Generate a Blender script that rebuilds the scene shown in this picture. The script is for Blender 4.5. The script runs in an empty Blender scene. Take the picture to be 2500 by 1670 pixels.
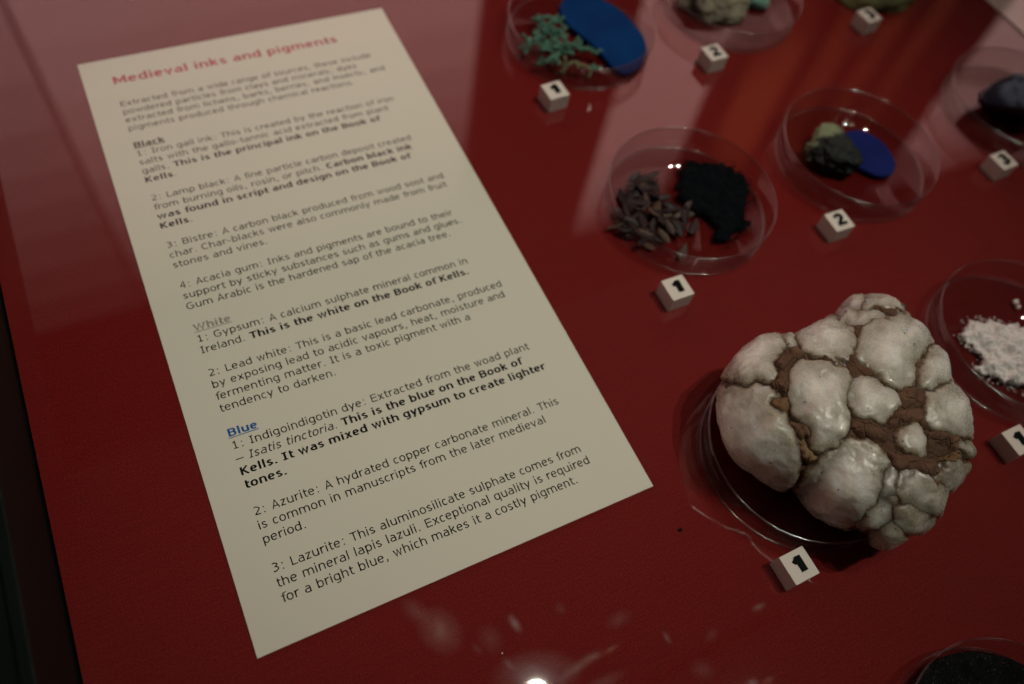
import bpy, bmesh, math, random
import numpy as np
from mathutils import Vector, Matrix, noise

random.seed(7)
S = bpy.context.scene
COL = S.collection

# ------------------------------------------------------------------ camera
CAM_R = np.array([[0.8961965771600368, -0.42539960229631174, 0.12596377833637032],
                  [-0.3092720622783773, -0.8025915751797236, -0.5100956331361892],
                  [0.3180919467397972, 0.4181888829424689, -0.8508440348281324]])
CAM_C = np.array([0.023085445624168824, -0.06291755176205585, 0.29034516497241936])
FPX, PW, PH = 1965.5961, 2500.0, 1670.0      # focal length and picture size in photo pixels
cam = bpy.data.cameras.new('camera')
cam.sensor_width = 36.0
cam.lens = FPX / PW * 36.0
cam.clip_start, cam.clip_end = 0.01, 60.0
cam.dof.use_dof = True
cam.dof.focus_distance = 0.292
cam.dof.aperture_fstop = 5.5
co = bpy.data.objects.new('camera', cam)
COL.objects.link(co)
co.matrix_world = Matrix(((CAM_R[0][0], -CAM_R[1][0], -CAM_R[2][0], CAM_C[0]),
                          (CAM_R[0][1], -CAM_R[1][1], -CAM_R[2][1], CAM_C[1]),
                          (CAM_R[0][2], -CAM_R[1][2], -CAM_R[2][2], CAM_C[2]), (0, 0, 0, 1)))
S.camera = co

# ------------------------------------------------------------------ world, lamps, exposure
W = bpy.data.worlds.new('World')
S.world = W
W.use_nodes = True
W.node_tree.nodes['Background'].inputs['Color'].default_value = (1.0, 0.86, 0.72, 1)
W.node_tree.nodes['Background'].inputs['Strength'].default_value = 0.014
S.view_settings.view_transform = 'Standard'
S.view_settings.look = 'None'
S.view_settings.exposure = 0.0
S.view_settings.gamma = 1.0
S.cycles.max_bounces = 10
S.cycles.transparent_max_bounces = 16
S.cycles.sample_clamp_indirect = 4.0

LAMPS = [((0.674, 0.112, 3.0), (0.165, 0.15, 0), 34.0), ((1.425, -0.300, 3.0), (0.165, 0.15, 0), 78.0), ((1.082, -0.235, 3.0), (0.165, 0.15, 0), 64.0)]  # the third lamp is added to deepen the rock's shadow
ADDED_CURTAIN_LAMP = ((1.5, 1.75, 3.3), (4.2, 2.72, 3.2), 115.0)  # added lamp, only there to brighten the curtain for its reflection


def spot(loc, aim, power, size, blend, radius, color=(1.0, 0.965, 0.83)):
    l = bpy.data.lights.new('spot_light', 'SPOT')
    l.energy, l.spot_size, l.spot_blend, l.shadow_soft_size, l.color = power, size, blend, radius, color
    o = bpy.data.objects.new('spot_light', l)
    COL.objects.link(o)
    o.location = loc
    o.rotation_euler = (Vector(aim) - Vector(loc)).to_track_quat('-Z', 'Y').to_euler()
    return o


for loc, aim, p in LAMPS:
    spot(loc, aim, p, math.radians(13.8), 1.0, 0.024)
spot(ADDED_CURTAIN_LAMP[0], ADDED_CURTAIN_LAMP[1], ADDED_CURTAIN_LAMP[2], math.radians(34), 0.7, 0.03, (1.0, 0.85, 0.65))


# ------------------------------------------------------------------ helpers
def at(x, y, z=0.0):
    """Place on the level z that photo pixel (x, y) shows."""
    d = CAM_R.T @ np.array([(x - PW / 2) / FPX, (y - PH / 2) / FPX, 1.0])
    return CAM_C + (z - CAM_C[2]) / d[2] * d


def crop(x0, y0, s, pts):
    return [(x0 + x / s, y0 + y / s) for x, y in pts]


def flat(x0, y0, s, pts, z):
    return [tuple(at(x, y, z)[:2]) for x, y in crop(x0, y0, s, pts)]


def project(P):
    q = (np.asarray(P) - CAM_C) @ CAM_R.T
    return np.stack([q[:, 0] / q[:, 2] * FPX + PW / 2, q[:, 1] / q[:, 2] * FPX + PH / 2], 1)


def link(name, me, m=None, parent=None, smooth=False):
    o = bpy.data.objects.new(name, me)
    COL.objects.link(o)
    if m is not None and not me.materials:
        me.materials.append(m)
    if parent is not None:
        o.parent = parent
    if smooth:
        for p in me.polygons:
            p.use_smooth = True
    return o


def from_bm(name, bm, m, parent=None, smooth=False):
    me = bpy.data.meshes.new(name)
    bm.to_mesh(me)
    bm.free()
    return link(name, me, m, parent, smooth)


def from_data(name, v, f, m, parent=None, smooth=False):
    me = bpy.data.meshes.new(name)
    me.from_pydata([tuple(map(float, p)) for p in v], [], [tuple(map(int, q)) for q in f])
    me.update()
    return link(name, me, m, parent, smooth)


def tag(o, label, cat, group=None):
    o['label'], o['category'] = label, cat
    if group:
        o['group'] = group
    return o


def kind(o, k):
    o['kind'] = k
    return o


def empty(name, loc=(0, 0, 0), rz=0.0):
    o = bpy.data.objects.new(name, None)
    COL.objects.link(o)
    o.location = loc
    o.rotation_euler = (0, 0, rz)
    o.empty_display_size = 0.01
    return o


def box(bm, x0, x1, y0, y1, z0, z1):
    v = [bm.verts.new(p) for p in ((x0, y0, z0), (x1, y0, z0), (x1, y1, z0), (x0, y1, z0),
                                   (x0, y0, z1), (x1, y0, z1), (x1, y1, z1), (x0, y1, z1))]
    for q in ((3, 2, 1, 0), (4, 5, 6, 7), (0, 1, 5, 4), (1, 2, 6, 5), (2, 3, 7, 6), (3, 0, 4, 7)):
        bm.faces.new([v[i] for i in q])


def box_obj(name, dims, m, parent=None, bevel=0.0, seg=2):
    bm = bmesh.new()
    box(bm, *dims)
    if bevel:
        bmesh.ops.bevel(bm, geom=bm.edges[:], offset=bevel, segments=seg, affect='EDGES', profile=0.5)
    return from_bm(name, bm, m, parent)


def signed_dist(P, poly):
    """Distance of 2-D points to a polygon, positive inside."""
    P = np.asarray(P, float)
    poly = np.asarray(poly, float)
    d = np.full(len(P), 1e9)
    inside = np.zeros(len(P), bool)
    for i in range(len(poly)):
        a, b = poly[i], poly[(i + 1) % len(poly)]
        e = b - a
        w = P - a
        t = np.clip((w @ e) / (e @ e + 1e-20), 0, 1)
        d = np.minimum(d, np.linalg.norm(w - t[:, None] * e, axis=1))
        c = (a[1] > P[:, 1]) != (b[1] > P[:, 1])
        with np.errstate(divide='ignore', invalid='ignore'):
            inside ^= c & (P[:, 0] < (b[0] - a[0]) * (P[:, 1] - a[1]) / (b[1] - a[1]) + a[0])
    return np.where(inside, d, -d)


def fbm(p, scale, octaves=4, seed=0.0):
    return noise.fractal(Vector((p[0] * scale + seed, p[1] * scale - seed, p[2] * scale + 3.7 * seed)), 1.0, 2.0, octaves)


def loop_curve(pts, n=8):
    """Closed Catmull-Rom curve through 2-D points."""
    P = np.array(pts, float)
    out = []
    for i in range(len(P)):
        a, b, c, d = P[i - 1], P[i], P[(i + 1) % len(P)], P[(i + 2) % len(P)]
        for k in range(n):
            t = k / n
            out.append(0.5 * (2 * b + (c - a) * t + (2 * a - 5 * b + 4 * c - d) * t * t + (3 * b - a - 3 * c + d) * t ** 3))
    return np.array(out)


# ------------------------------------------------------------------ materials
class Mat:
    def __init__(self, name):
        self.m = bpy.data.materials.new(name)
        self.m.use_nodes = True
        self.t = self.m.node_tree
        self.b = self.t.nodes['Principled BSDF']
        self.out = self.t.nodes['Material Output']

    def n(self, typ, **kw):
        x = self.t.nodes.new(typ)
        for k, v in kw.items():
            if k in x.inputs:
                x.inputs[k].default_value = v
            else:
                setattr(x, k, v)
        return x

    def l(self, a, b):
        self.t.links.new(a, b)

    def set(self, **kw):
        for k, v in kw.items():
            self.b.inputs[k.replace('_', ' ')].default_value = v
        return self

    def coords(self, which='Object'):
        return self.n('ShaderNodeTexCoord').outputs[which]

    def noise(self, scale, detail=4.0, rough=0.55, vec=None):
        x = self.n('ShaderNodeTexNoise')
        x.inputs['Scale'].default_value, x.inputs['Detail'].default_value, x.inputs['Roughness'].default_value = scale, detail, rough
        self.l(vec if vec is not None else self.coords(), x.inputs['Vector'])
        return x.outputs['Fac']

    def ramp(self, fac, stops):
        x = self.n('ShaderNodeValToRGB')
        el = x.color_ramp.elements
        el[0].position, el[0].color = stops[0][0], (*stops[0][1], 1)
        el[1].position, el[1].color = stops[-1][0], (*stops[-1][1], 1)
        for p, c in stops[1:-1]:
            e = el.new(p)
            e.color = (*c, 1)
        self.l(fac, x.inputs['Fac'])
        return x.outputs['Color']

    def math(self, op, a, b=None, clamp=False):
        x = self.n('ShaderNodeMath', operation=op, use_clamp=clamp)
        for i, v in enumerate((a, b)):
            if v is None:
                continue
            if isinstance(v, (int, float)):
                x.inputs[i].default_value = v
            else:
                self.l(v, x.inputs[i])
        return x.outputs[0]

    def mix(self, fac, a, b, mode='MIX'):
        x = self.n('ShaderNodeMix', data_type='RGBA', blend_type=mode)
        for i, v in ((0, fac), (6, a), (7, b)):
            if isinstance(v, (int, float)):
                x.inputs[i].default_value = v
            elif isinstance(v, tuple):
                x.inputs[i].default_value = (*v, 1)
            else:
                self.l(v, x.inputs[i])
        return x.outputs[2]

    def color(self, c):
        if isinstance(c, tuple):
            self.b.inputs['Base Color'].default_value = (*c, 1)
        else:
            self.l(c, self.b.inputs['Base Color'])
        return self

    def bump(self, h, dist, strength=1.0):
        x = self.n('ShaderNodeBump')
        x.inputs['Distance'].default_value, x.inputs['Strength'].default_value = dist, strength
        self.l(h, x.inputs['Height'])
        self.l(x.outputs['Normal'], self.b.inputs['Normal'])
        return self

    def coat(self, weight=1.0, ior=1.9, rough=0.02):
        return self.set(Coat_Weight=weight, Coat_IOR=ior, Coat_Roughness=rough)


def plain(name, c, rough=0.5, **kw):
    return Mat(name).color(c).set(Roughness=rough, **kw).m


LID_REFLECTION_COAT = dict(weight=1.0, ior=1.85, rough=0.018)  # lid reflection put into the coat of cloth, card and ink instead


def cloth_mat():
    m = Mat('red_cloth')
    v = m.coords()
    sx = m.n('ShaderNodeSeparateXYZ')
    wob = m.n('ShaderNodeTexNoise', noise_dimensions='3D')
    wob.inputs['Scale'].default_value = 90
    m.l(v, wob.inputs['Vector'])
    add = m.n('ShaderNodeVectorMath', operation='MULTIPLY_ADD')
    m.l(wob.outputs['Color'], add.inputs[0])
    add.inputs[1].default_value = (.0009, .0009, 0)
    m.l(v, add.inputs[2])
    m.l(add.outputs[0], sx.inputs[0])
    k = 2 * math.pi / 0.00058
    a = m.math('SINE', m.math('MULTIPLY', sx.outputs['X'], k))
    b = m.math('SINE', m.math('MULTIPLY', sx.outputs['Y'], k * 0.94))
    weave = m.math('ADD', m.math('MULTIPLY', m.math('MULTIPLY', a, b), 0.5), 0.5)
    fine = m.noise(2600, 2)
    slub = m.n('ShaderNodeTexNoise')
    mp = m.n('ShaderNodeMapping')
    mp.inputs['Scale'].default_value = (60, 1500, 1)
    m.l(v, mp.inputs['Vector'])
    slub.inputs['Scale'].default_value = 1.0
    m.l(mp.outputs['Vector'], slub.inputs['Vector'])
    big = m.noise(9, 3)
    grain = m.noise(1500, 2, 0.7)
    h = m.math('ADD', weave, m.math('MULTIPLY', fine, 0.6))
    c = m.ramp(m.math('ADD', m.math('MULTIPLY', h, 0.62), m.math('MULTIPLY', m.math('ADD', slub.outputs['Fac'], m.math('MULTIPLY', m.math('SUBTRACT', grain, 0.5), 4.2)), 0.3)),
               [(0.2, (0.088, 0.0036, 0.0028)), (0.6, (0.162, 0.0058, 0.0045)), (1.0, (0.265, 0.020, 0.016))])
    c = m.mix(m.math('MULTIPLY', big, 0.3), c, (0.12, 0.004, 0.003))
    lint = m.ramp(m.noise(700, 1, 0.4), [(0.74, (0, 0, 0)), (0.80, (1, 1, 1))])
    c = m.mix(m.math('MULTIPLY', lint, 0.12), c, (0.32, 0.12, 0.10))
    m.color(c).set(Roughness=0.42, Specular_IOR_Level=0.07)
    m.bump(h, 0.00012, 0.7)
    m.coat(**LID_REFLECTION_COAT)
    return m.m


def paper_mat():
    m = Mat('cream_card')
    c = m.mix(m.noise(14, 4), (0.725, 0.728, 0.60), (0.775, 0.777, 0.645))
    m.color(c).set(Roughness=0.7, Specular_IOR_Level=0.2)
    m.bump(m.noise(900, 3), 0.00003, 0.4)
    m.coat(**LID_REFLECTION_COAT)
    return m.m


def ink(name, c):
    return Mat(name).color(c).set(Roughness=0.8, Specular_IOR_Level=0.1).coat(**LID_REFLECTION_COAT).m


def clear_plastic():
    """Thin clear polystyrene: mostly see-through, reflecting more at grazing angles."""
    m = Mat('clear_plastic')
    g = m.n('ShaderNodeNewGeometry')
    dot = m.n('ShaderNodeVectorMath', operation='DOT_PRODUCT')
    m.l(g.outputs['Normal'], dot.inputs[0])
    m.l(g.outputs['Incoming'], dot.inputs[1])
    s = m.math('POWER', m.math('SUBTRACT', 1.0, m.math('ABSOLUTE', dot.outputs['Value'])), 4.2)
    fac = m.math('ADD', m.math('MULTIPLY', s, 0.22), 0.028, True)
    tr = m.n('ShaderNodeBsdfTransparent', Color=(0.90, 0.885, 0.88, 1))
    gl = m.n('ShaderNodeBsdfGlossy', Color=(1, 1, 1, 1), Roughness=0.02)
    mx = m.n('ShaderNodeMixShader')
    m.l(fac, mx.inputs[0])
    m.l(tr.outputs[0], mx.inputs[1])
    m.l(gl.outputs[0], mx.inputs[2])
    m.l(mx.outputs[0], m.out.inputs['Surface'])
    return m.m


def nodule_mat(name='white_gypsum', a=(0.42, 0.40, 0.335), b=(0.83, 0.815, 0.75), rimc=(0.33, 0.285, 0.20)):
    m = Mat(name)
    e = m.n('ShaderNodeAttribute', attribute_name='edge').outputs['Fac']
    v = m.coords()
    n1 = m.noise(62, 5, 0.6, v)
    wob = m.math('MULTIPLY', m.math('SUBTRACT', m.noise(130, 4, 0.62, v), 0.5), 0.85)
    rim = m.math('ADD', e, wob)
    # dense white heart, clearer greyish margin
    heart = m.math('ADD', m.math('MULTIPLY', rim, 0.75), m.math('MULTIPLY', m.math('SUBTRACT', n1, 0.5), 1.1))
    c = m.mix(m.ramp(heart, [(0.18, (0, 0, 0)), (0.92, (1, 1, 1))]), a, b)
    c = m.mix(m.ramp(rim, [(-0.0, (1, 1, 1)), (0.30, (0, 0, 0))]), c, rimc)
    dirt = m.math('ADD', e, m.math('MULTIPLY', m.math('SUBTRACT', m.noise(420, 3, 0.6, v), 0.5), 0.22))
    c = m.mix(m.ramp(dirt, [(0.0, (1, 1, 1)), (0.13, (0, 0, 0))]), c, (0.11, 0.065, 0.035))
    pit = m.ramp(m.noise(330, 2, 0.5, v), [(0.0, (1, 1, 1)), (0.27, (1, 1, 1)), (0.30, (0, 0, 0))])
    c = m.mix(m.math('MULTIPLY', pit, 0.7), c, (0.07, 0.05, 0.035))
    m.color(c).set(Roughness=0.38, Specular_IOR_Level=0.5, Subsurface_Weight=1.0, Subsurface_Scale=0.010,
                   Subsurface_Radius=(1.0, 0.85, 0.65))
    vor = m.n('ShaderNodeTexVoronoi', feature='F1')
    vor.inputs['Scale'].default_value = 900
    m.l(v, vor.inputs['Vector'])
    h = m.math('ADD', m.noise(420, 6, 0.68, v), m.math('MULTIPLY', vor.outputs['Distance'], 0.35))
    m.bump(h, 0.0008, 0.24)
    r = m.ramp(m.noise(1100, 2, 0.5, v), [(0.42, (0.45, 0.45, 0.45)), (0.60, (0.08, 0.08, 0.08))])
    m.l(r, m.b.inputs['Roughness'])
    m.set(Coat_Weight=0.45, Coat_IOR=1.5, Coat_Roughness=0.24)
    cb = m.n('ShaderNodeBump', Distance=0.0010, Strength=0.75)
    m.l(m.noise(520, 4, 0.6, v), cb.inputs['Height'])
    m.l(cb.outputs['Normal'], m.b.inputs['Coat Normal'])
    return m.m


def clay_mat(name='brown_clay', a=(0.062, 0.031, 0.018), b=(0.155, 0.085, 0.050), c2=(0.20, 0.125, 0.065)):
    m = Mat(name)
    v = m.coords()
    n1 = m.noise(120, 5, 0.6, v)
    c = m.mix(n1, a, b)
    c = m.mix(m.ramp(m.noise(60, 3, 0.5, v), [(0.52, (0, 0, 0)), (0.66, (1, 1, 1))]), c, c2)
    m.color(c).set(Roughness=0.85, Specular_IOR_Level=0.25)
    vor = m.n('ShaderNodeTexVoronoi', feature='DISTANCE_TO_EDGE')
    vor.inputs['Scale'].default_value = 150
    m.l(v, vor.inputs['Vector'])
    crack = m.ramp(vor.outputs['Distance'], [(0.0, (0, 0, 0)), (0.05, (1, 1, 1))])
    m.bump(m.math('ADD', m.math('MULTIPLY', crack, 0.6), m.noise(500, 5, 0.65, v)), 0.0011, 0.8)
    return m.m


def mineral(name, stops, scale, rough=0.5, bump=0.001, bscale=300, **kw):
    m = Mat(name).set(Specular_IOR_Level=0.15)
    v = m.coords()
    m.color(m.ramp(m.noise(scale, 5, 0.6, v), stops)).set(Roughness=rough, **kw)
    m.bump(m.noise(bscale, 5, 0.65, v), bump, 0.8)
    return m.m


def emit(name, c, s):
    m = Mat(name)
    m.color((0.0, 0.0, 0.0)).set(Emission_Strength=s)
    m.b.inputs['Emission Color'].default_value = (*c, 1)
    return m.m


def edge_plastic():
    """The thick moulded edge of the clear plastic, which gathers and scatters light."""
    m = Mat('clear_plastic_edge')
    tr = m.n('ShaderNodeBsdfTransparent', Color=(0.92, 0.90, 0.90, 1))
    gl = m.n('ShaderNodeBsdfGlossy', Color=(1, 1, 1, 1), Roughness=0.10)
    df = m.n('ShaderNodeBsdfTranslucent', Color=(0.75, 0.70, 0.70, 1))
    a, b = m.n('ShaderNodeMixShader'), m.n('ShaderNodeMixShader')
    lw = m.n('ShaderNodeLayerWeight', Blend=0.35)
    m.l(m.math('ADD', m.math('MULTIPLY', lw.outputs['Facing'], 0.26), 0.055, True), a.inputs[0])
    m.l(tr.outputs[0], a.inputs[1])
    m.l(gl.outputs[0], a.inputs[2])
    b.inputs[0].default_value = 0.035
    m.l(a.outputs[0], b.inputs[1])
    m.l(df.outputs[0], b.inputs[2])
    m.l(b.outputs[0], m.out.inputs['Surface'])
    return m.m


CLOTH, PAPER, PLASTIC, PLASTIC_EDGE = cloth_mat(), paper_mat(), clear_plastic(), edge_plastic()
BLACK_INK, RED_INK = ink('black_ink', (0.012, 0.012, 0.013)), ink('red_ink', (0.52, 0.075, 0.10))
GREY_INK, BLUE_INK = ink('grey_ink', (0.34, 0.315, 0.265)), ink('blue_ink', (0.012, 0.12, 0.38))
CUBE_MAT = Mat('white_plastic').color((0.74, 0.68, 0.60)).set(Roughness=0.5, Specular_IOR_Level=0.3).m
DIGIT_MAT = plain('black_plastic', (0.006, 0.008, 0.007), 0.6, Specular_IOR_Level=0.04)
FRAME_MAT = Mat('black_metal')
FRAME_MAT.color(FRAME_MAT.mix(FRAME_MAT.noise(40, 5), (0.003, 0.006, 0.005), (0.006, 0.011, 0.009))).set(Roughness=0.45, Specular_IOR_Level=0.12)
FRAME_MAT = FRAME_MAT.m
NODULE, CLAY = nodule_mat(), clay_mat()
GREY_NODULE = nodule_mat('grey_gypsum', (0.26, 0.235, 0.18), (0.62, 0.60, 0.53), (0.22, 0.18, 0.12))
CLOD = clay_mat('clay_lump', (0.085, 0.043, 0.026), (0.175, 0.095, 0.058), (0.20, 0.115, 0.065))
OCHRE = clay_mat('ochre_clay', (0.15, 0.082, 0.038), (0.23, 0.135, 0.065), (0.25, 0.16, 0.085))

# ------------------------------------------------------------------ setting: cloth
bm = bmesh.new()
bmesh.ops.create_grid(bm, x_segments=60, y_segments=60, size=0.5)
for q in bm.verts:
    q.co = Vector((0.35 + q.co.x * 0.808, q.co.y * 0.9 + 0.22, 0))
    q.co.x = max(q.co.x, -0.0512)
cloth = kind(from_bm('cloth', bm, CLOTH), 'structure')

# ------------------------------------------------------------------ display case: black metal side and rail
case = tag(empty('display_case', (-0.052, 0.2, 0)), 'black metal display case, its inner side running along the left edge of the red cloth', 'display case')


def case_part(name, dims, m, bevel=0.0):
    x0, x1, y0, y1, z0, z1 = dims
    return box_obj(name, (x0 + 0.052, x1 + 0.052, y0 - 0.2, y1 - 0.2, z0, z1), m, case, bevel)


case_part('side_wall', (-0.0560, -0.0520, -0.23, 0.67, -0.02, 0.040), FRAME_MAT, 0.0006)
case_part('rail', (-0.0660, -0.0563, -0.23, 0.67, -0.02, 0.036), FRAME_MAT, 0.0005)
case_part('outer_wall', (-0.082, -0.0663, -0.23, 0.67, -0.02, 0.070), FRAME_MAT, 0.0008)
case_part('base', (-0.082, 0.77, -0.25, 0.69, -0.045, -0.0205), FRAME_MAT)

# ------------------------------------------------------------------ lettering: a stroke-drawn humanist sans
AR = dict(zip('abcdefghijklmnopqrstuvwxyz', [1230, 1276, 1067, 1276, 1220, 720, 1276, 1296, 562, 705, 1212, 562, 1992, 1296, 1243, 1276, 1276, 874, 1067, 807, 1296, 1212, 1676, 1212, 1212, 1076]))
AR.update({'A': 1400, 'B': 1404, 'C': 1430, 'E': 1295, 'G': 1588, 'I': 862, 'K': 1419, 'L': 1140, 'T': 1262, 'W': 2025, 'M': 1726,
           ' ': 720, '.': 745, ',': 745, ':': 930, ';': 930, '-': 930, '–': 1302, '1': 1302, '2': 1302, '3': 1302, '4': 1302})
AB = dict(AR)
AB.update(dict(zip('abcdefghijklmnopqrstuvwxyz', [1368, 1432, 1205, 1432, 1360, 865, 1432, 1459, 700, 825, 1374, 700, 2167, 1459, 1407, 1432, 1432, 1018, 1215, 933, 1459, 1331, 2006, 1370, 1333, 1222])))
AB.update({'B': 1561, 'C': 1483, 'K': 1579, 'T': 1396, 'I': 1118, 'W': 2311, 'M': 1942, '.': 740, ' ': 700})


def smooth_path(P, n=5):
    P = [np.array(p, float) for p in P]
    if len(P) < 3:
        return P
    Q = [2 * P[0] - P[1]] + P + [2 * P[-1] - P[-2]]
    out = []
    for i in range(1, len(Q) - 2):
        a, b, c, d = Q[i - 1:i + 3]
        for k in range(n):
            t = k / n
            out.append(0.5 * (2 * b + (c - a) * t + (2 * a - 5 * b + 4 * c - d) * t * t + (3 * b - a - 3 * c + d) * t ** 3))
    return out + [P[-1]]


def glyph_strokes(ch, bold):
    """Centre lines of a letter in em units: list of (points, curved)."""
    adv = (AB if bold else AR)[ch] / 2048
    tx, ty = (0.184, 0.124) if bold else (0.100, 0.086)
    side = 0.062 if bold else 0.076
    L, R = side + tx / 2, adv - side - tx / 2 + 0.006
    if ch in 'oecqdagsvwxyzATWktfrGC':
        L = (0.045 if bold else 0.052) + tx / 2
    if ch in 'oecbpsvwxyzATWkKB':
        R = adv - (0.042 if bold else 0.05) - tx / 2
    M = (L + R) / 2
    X, B, CAP, ASC, DES = 0.545, 0.0, 0.727, 0.760, -0.205
    xt, xb = X + 0.010 - ty / 2, -0.010 + ty / 2
    ct, cb = CAP - ty / 2, ty / 2

    def arc(x0, x1, y0, y1, a0, a1, n=16):
        cx, cy, rx, ry = (x0 + x1) / 2, (y0 + y1) / 2, (x1 - x0) / 2, (y1 - y0) / 2
        out = []
        for i in range(n + 1):
            t = math.radians(a0 + (a1 - a0) * i / n)
            c, s = math.cos(t), math.sin(t)
            p = 0.88
            out.append((cx + rx * math.copysign(abs(c) ** p, c), cy + ry * math.copysign(abs(s) ** p, s)))
        return out

    def arch(l, r):
        return [((l, X * 0.60))] + arc(l, r, X * 0.60 - (xt - X * 0.60), xt, 150, 0, 10)[0:] + [(r, 0)]

    o = []
    ln = lambda *p: o.append((list(p), False))
    cv = lambda *p: o.append((list(p), True))
    pl = lambda p: o.append((p, False))
    if ch == 'a':
        pl([(R, 0), (R, X * .62)] + arc(L + .02, R, X * .62 - (xt - X * .62), xt, 0, 128, 10))
        pl([(R, X * .57)] + arc(L, R + .06, xb, X * .57, 90, 300, 14) + [(R, .13)])
    elif ch == 'b':
        ln((L, 0), (L, ASC)); pl(arc(L, R, xb, xt, 0, 360, 24))
    elif ch == 'c':
        pl(arc(L, R + .05, xb, xt, 52, 308, 20))
    elif ch == 'd':
        ln((R, 0), (R, ASC)); pl(arc(L, R, xb, xt, 0, 360, 24))
    elif ch == 'e':
        ln((L, X * .53), (R, X * .53)); pl(arc(L, R, xb, xt, 4, 315, 22))
    elif ch == 'f':
        x = L + .10 if not bold else L + .09
        pl([(x, 0), (x, .56)] + arc(x, x + .42, .40, ASC - ty / 2, 180, 88, 7) + [(adv - .0, ASC - ty / 2)])
        ln((L - .04, X - ty / 2), (adv - .03, X - ty / 2))
    elif ch == 'g':
        pl(arc(L, R, xb + .02, xt, 0, 360, 24))
        pl([(R, X), (R, -.02)] + arc(L + .02, R, DES + ty / 2, .16, -10, -128, 10))
    elif ch in 'hn':
        ln((L, 0), (L, ASC if ch == 'h' else X)); pl(arch(L, R))
    elif ch == 'i':
        ln((adv / 2, 0), (adv / 2, X)); ln((adv / 2, .645), (adv / 2, ASC))
    elif ch == 'k':
        L = (.062 if bold else .076) + tx / 2
        ln((L, 0), (L, ASC)); ln((L, .25), (R, X)); ln((L + .13, .335), (R + .01, 0))
    elif ch == 'l':
        ln((adv / 2, 0), (adv / 2, ASC))
    elif ch == 'm':
        ln((L, 0), (L, X)); pl(arch(L, M)); pl(arch(M, R))
    elif ch == 'o':
        pl(arc(L, R, xb, xt, 0, 360, 28))
    elif ch == 'p':
        ln((L, DES), (L, X)); pl(arc(L, R, xb, xt, 0, 360, 24))
    elif ch == 'q':
        ln((R, DES), (R, X)); pl(arc(L, R, xb, xt, 0, 360, 24))
    elif ch == 'r':
        L = (.062 if bold else .076) + tx / 2
        ln((L, 0), (L, X)); cv((L, .33), (L + .07, .45), (L + .17, xt - .01), (adv - .01, xt - .005))
    elif ch == 's':
        w, h = R - L, xt - xb
        cv(*[(L + w * u, xb + h * v) for u, v in ((.93, .87), (.5, 1), (.04, .80), (.30, .57), (.72, .43), (1.0, .2), (.5, 0), (0, .13))])
    elif ch == 't':
        x = L + .075
        pl([(x, .70), (x, .16)] + arc(x, x + .30, xb, .30, 180, 275, 7) + [(adv - .02, xb + .01)])
        ln((L - .03, X - ty / 2), (adv - .02, X - ty / 2))
    elif ch == 'u':
        ln((R, 0), (R, X)); pl([(R + L - x, X - y) for x, y in arch(L, R)])
    elif ch == 'v':
        ln((L - .02, X), (M, .03), (R + .02, X))
    elif ch == 'w':
        ln((L - .01, X), (L + (R - L) * .26, .03), (M, X - .02), (R - (R - L) * .26, .03), (R + .01, X))
    elif ch == 'x':
        ln((L, X), (R, 0)); ln((L, 0), (R, X))
    elif ch == 'y':
        ln((L - .02, X), (M, .04)); ln((R + .02, X), (L + (M - L) * .45, DES))
    elif ch == 'z':
        ln((L, X - ty / 2), (R, X - ty / 2), (L, ty / 2), (R + .01, ty / 2))
    elif ch == 'A':
        ln((L - .02, 0), (M, CAP - .02), (R + .02, 0)); ln((L + .09, .22), (R - .09, .22))
    elif ch == 'B':
        ln((L, 0), (L, CAP))
        pl([(L, ct), (M, ct)] + arc(M - .17, R - .03, CAP * .53, ct, 90, -90, 10) + [(L, CAP * .53)])
        pl([(M, CAP * .53)] + arc(M - .2, R, cb, CAP * .53, 90, -90, 10) + [(L, cb)])
    elif ch == 'C':
        pl(arc(L, R + .08, -.01 + ty / 2, CAP + .01 - ty / 2, 52, 308, 22))
    elif ch == 'E':
        ln((L, 0), (L, CAP))
        for yy in (cb, CAP * .53, ct):
            ln((L, yy), (adv - .05, yy))
    elif ch == 'G':
        pl(arc(L, R + .04, -.01 + ty / 2, CAP + .01 - ty / 2, 50, 318, 22) + [(R - .01, .30)]); ln((M + .02, .34), (R + .03, .34))
    elif ch == 'I':
        ln((adv / 2, 0), (adv / 2, CAP)); ln((.07, cb), (adv - .07, cb)); ln((.07, ct), (adv - .07, ct))
    elif ch == 'K':
        ln((L, 0), (L, CAP)); ln((L, .30), (R, CAP)); ln((L + .13, .40), (R + .01, 0))
    elif ch == 'L':
        ln((L, 0), (L, CAP)); ln((L, cb), (adv - .02, cb))
    elif ch == 'M':
        ln((L, 0), (L, CAP)); ln((R, 0), (R, CAP)); ln((L, CAP - .04), (M, .18), (R, CAP - .04))
    elif ch == 'T':
        ln((adv / 2, 0), (adv / 2, CAP)); ln((.02, ct), (adv - .02, ct))
    elif ch == 'W':
        ln((L - .02, CAP), (L + (R - L) * .26, .02), (M, CAP - .03), (R - (R - L) * .26, .02), (R + .02, CAP))
    elif ch == '1':
        ln((M, 0), (M, CAP)); ln((M - .18, cb), (M + .19, cb)); cv((M - .19, .60), (M - .08, .615), (M, CAP - .03))
    elif ch == '2':
        cv((L, .64), (M - .02, ct), (R, .54), (R - .06, .38), (L, .05)); ln((L, cb), (R + .04, cb))
    elif ch == '3':
        cv((L, .67), (M, ct), (R - .02, .55), (M, .40)); cv((M - .08, .40), (M + .05, .40), (R, .21), (M - .03, cb), (L - .02, .07))
    elif ch == '4':
        ln((R - .08, 0), (R - .08, CAP), (L, .24), (R + .05, .24))
    elif ch in '.,:;':
        d = 0.13 if bold else 0.105
        x = adv / 2
        if ch == ',' or ch == ';':
            ln((x + .03, d), (x - .05, -.13))
        else:
            ln((x, 0), (x, d))
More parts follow.
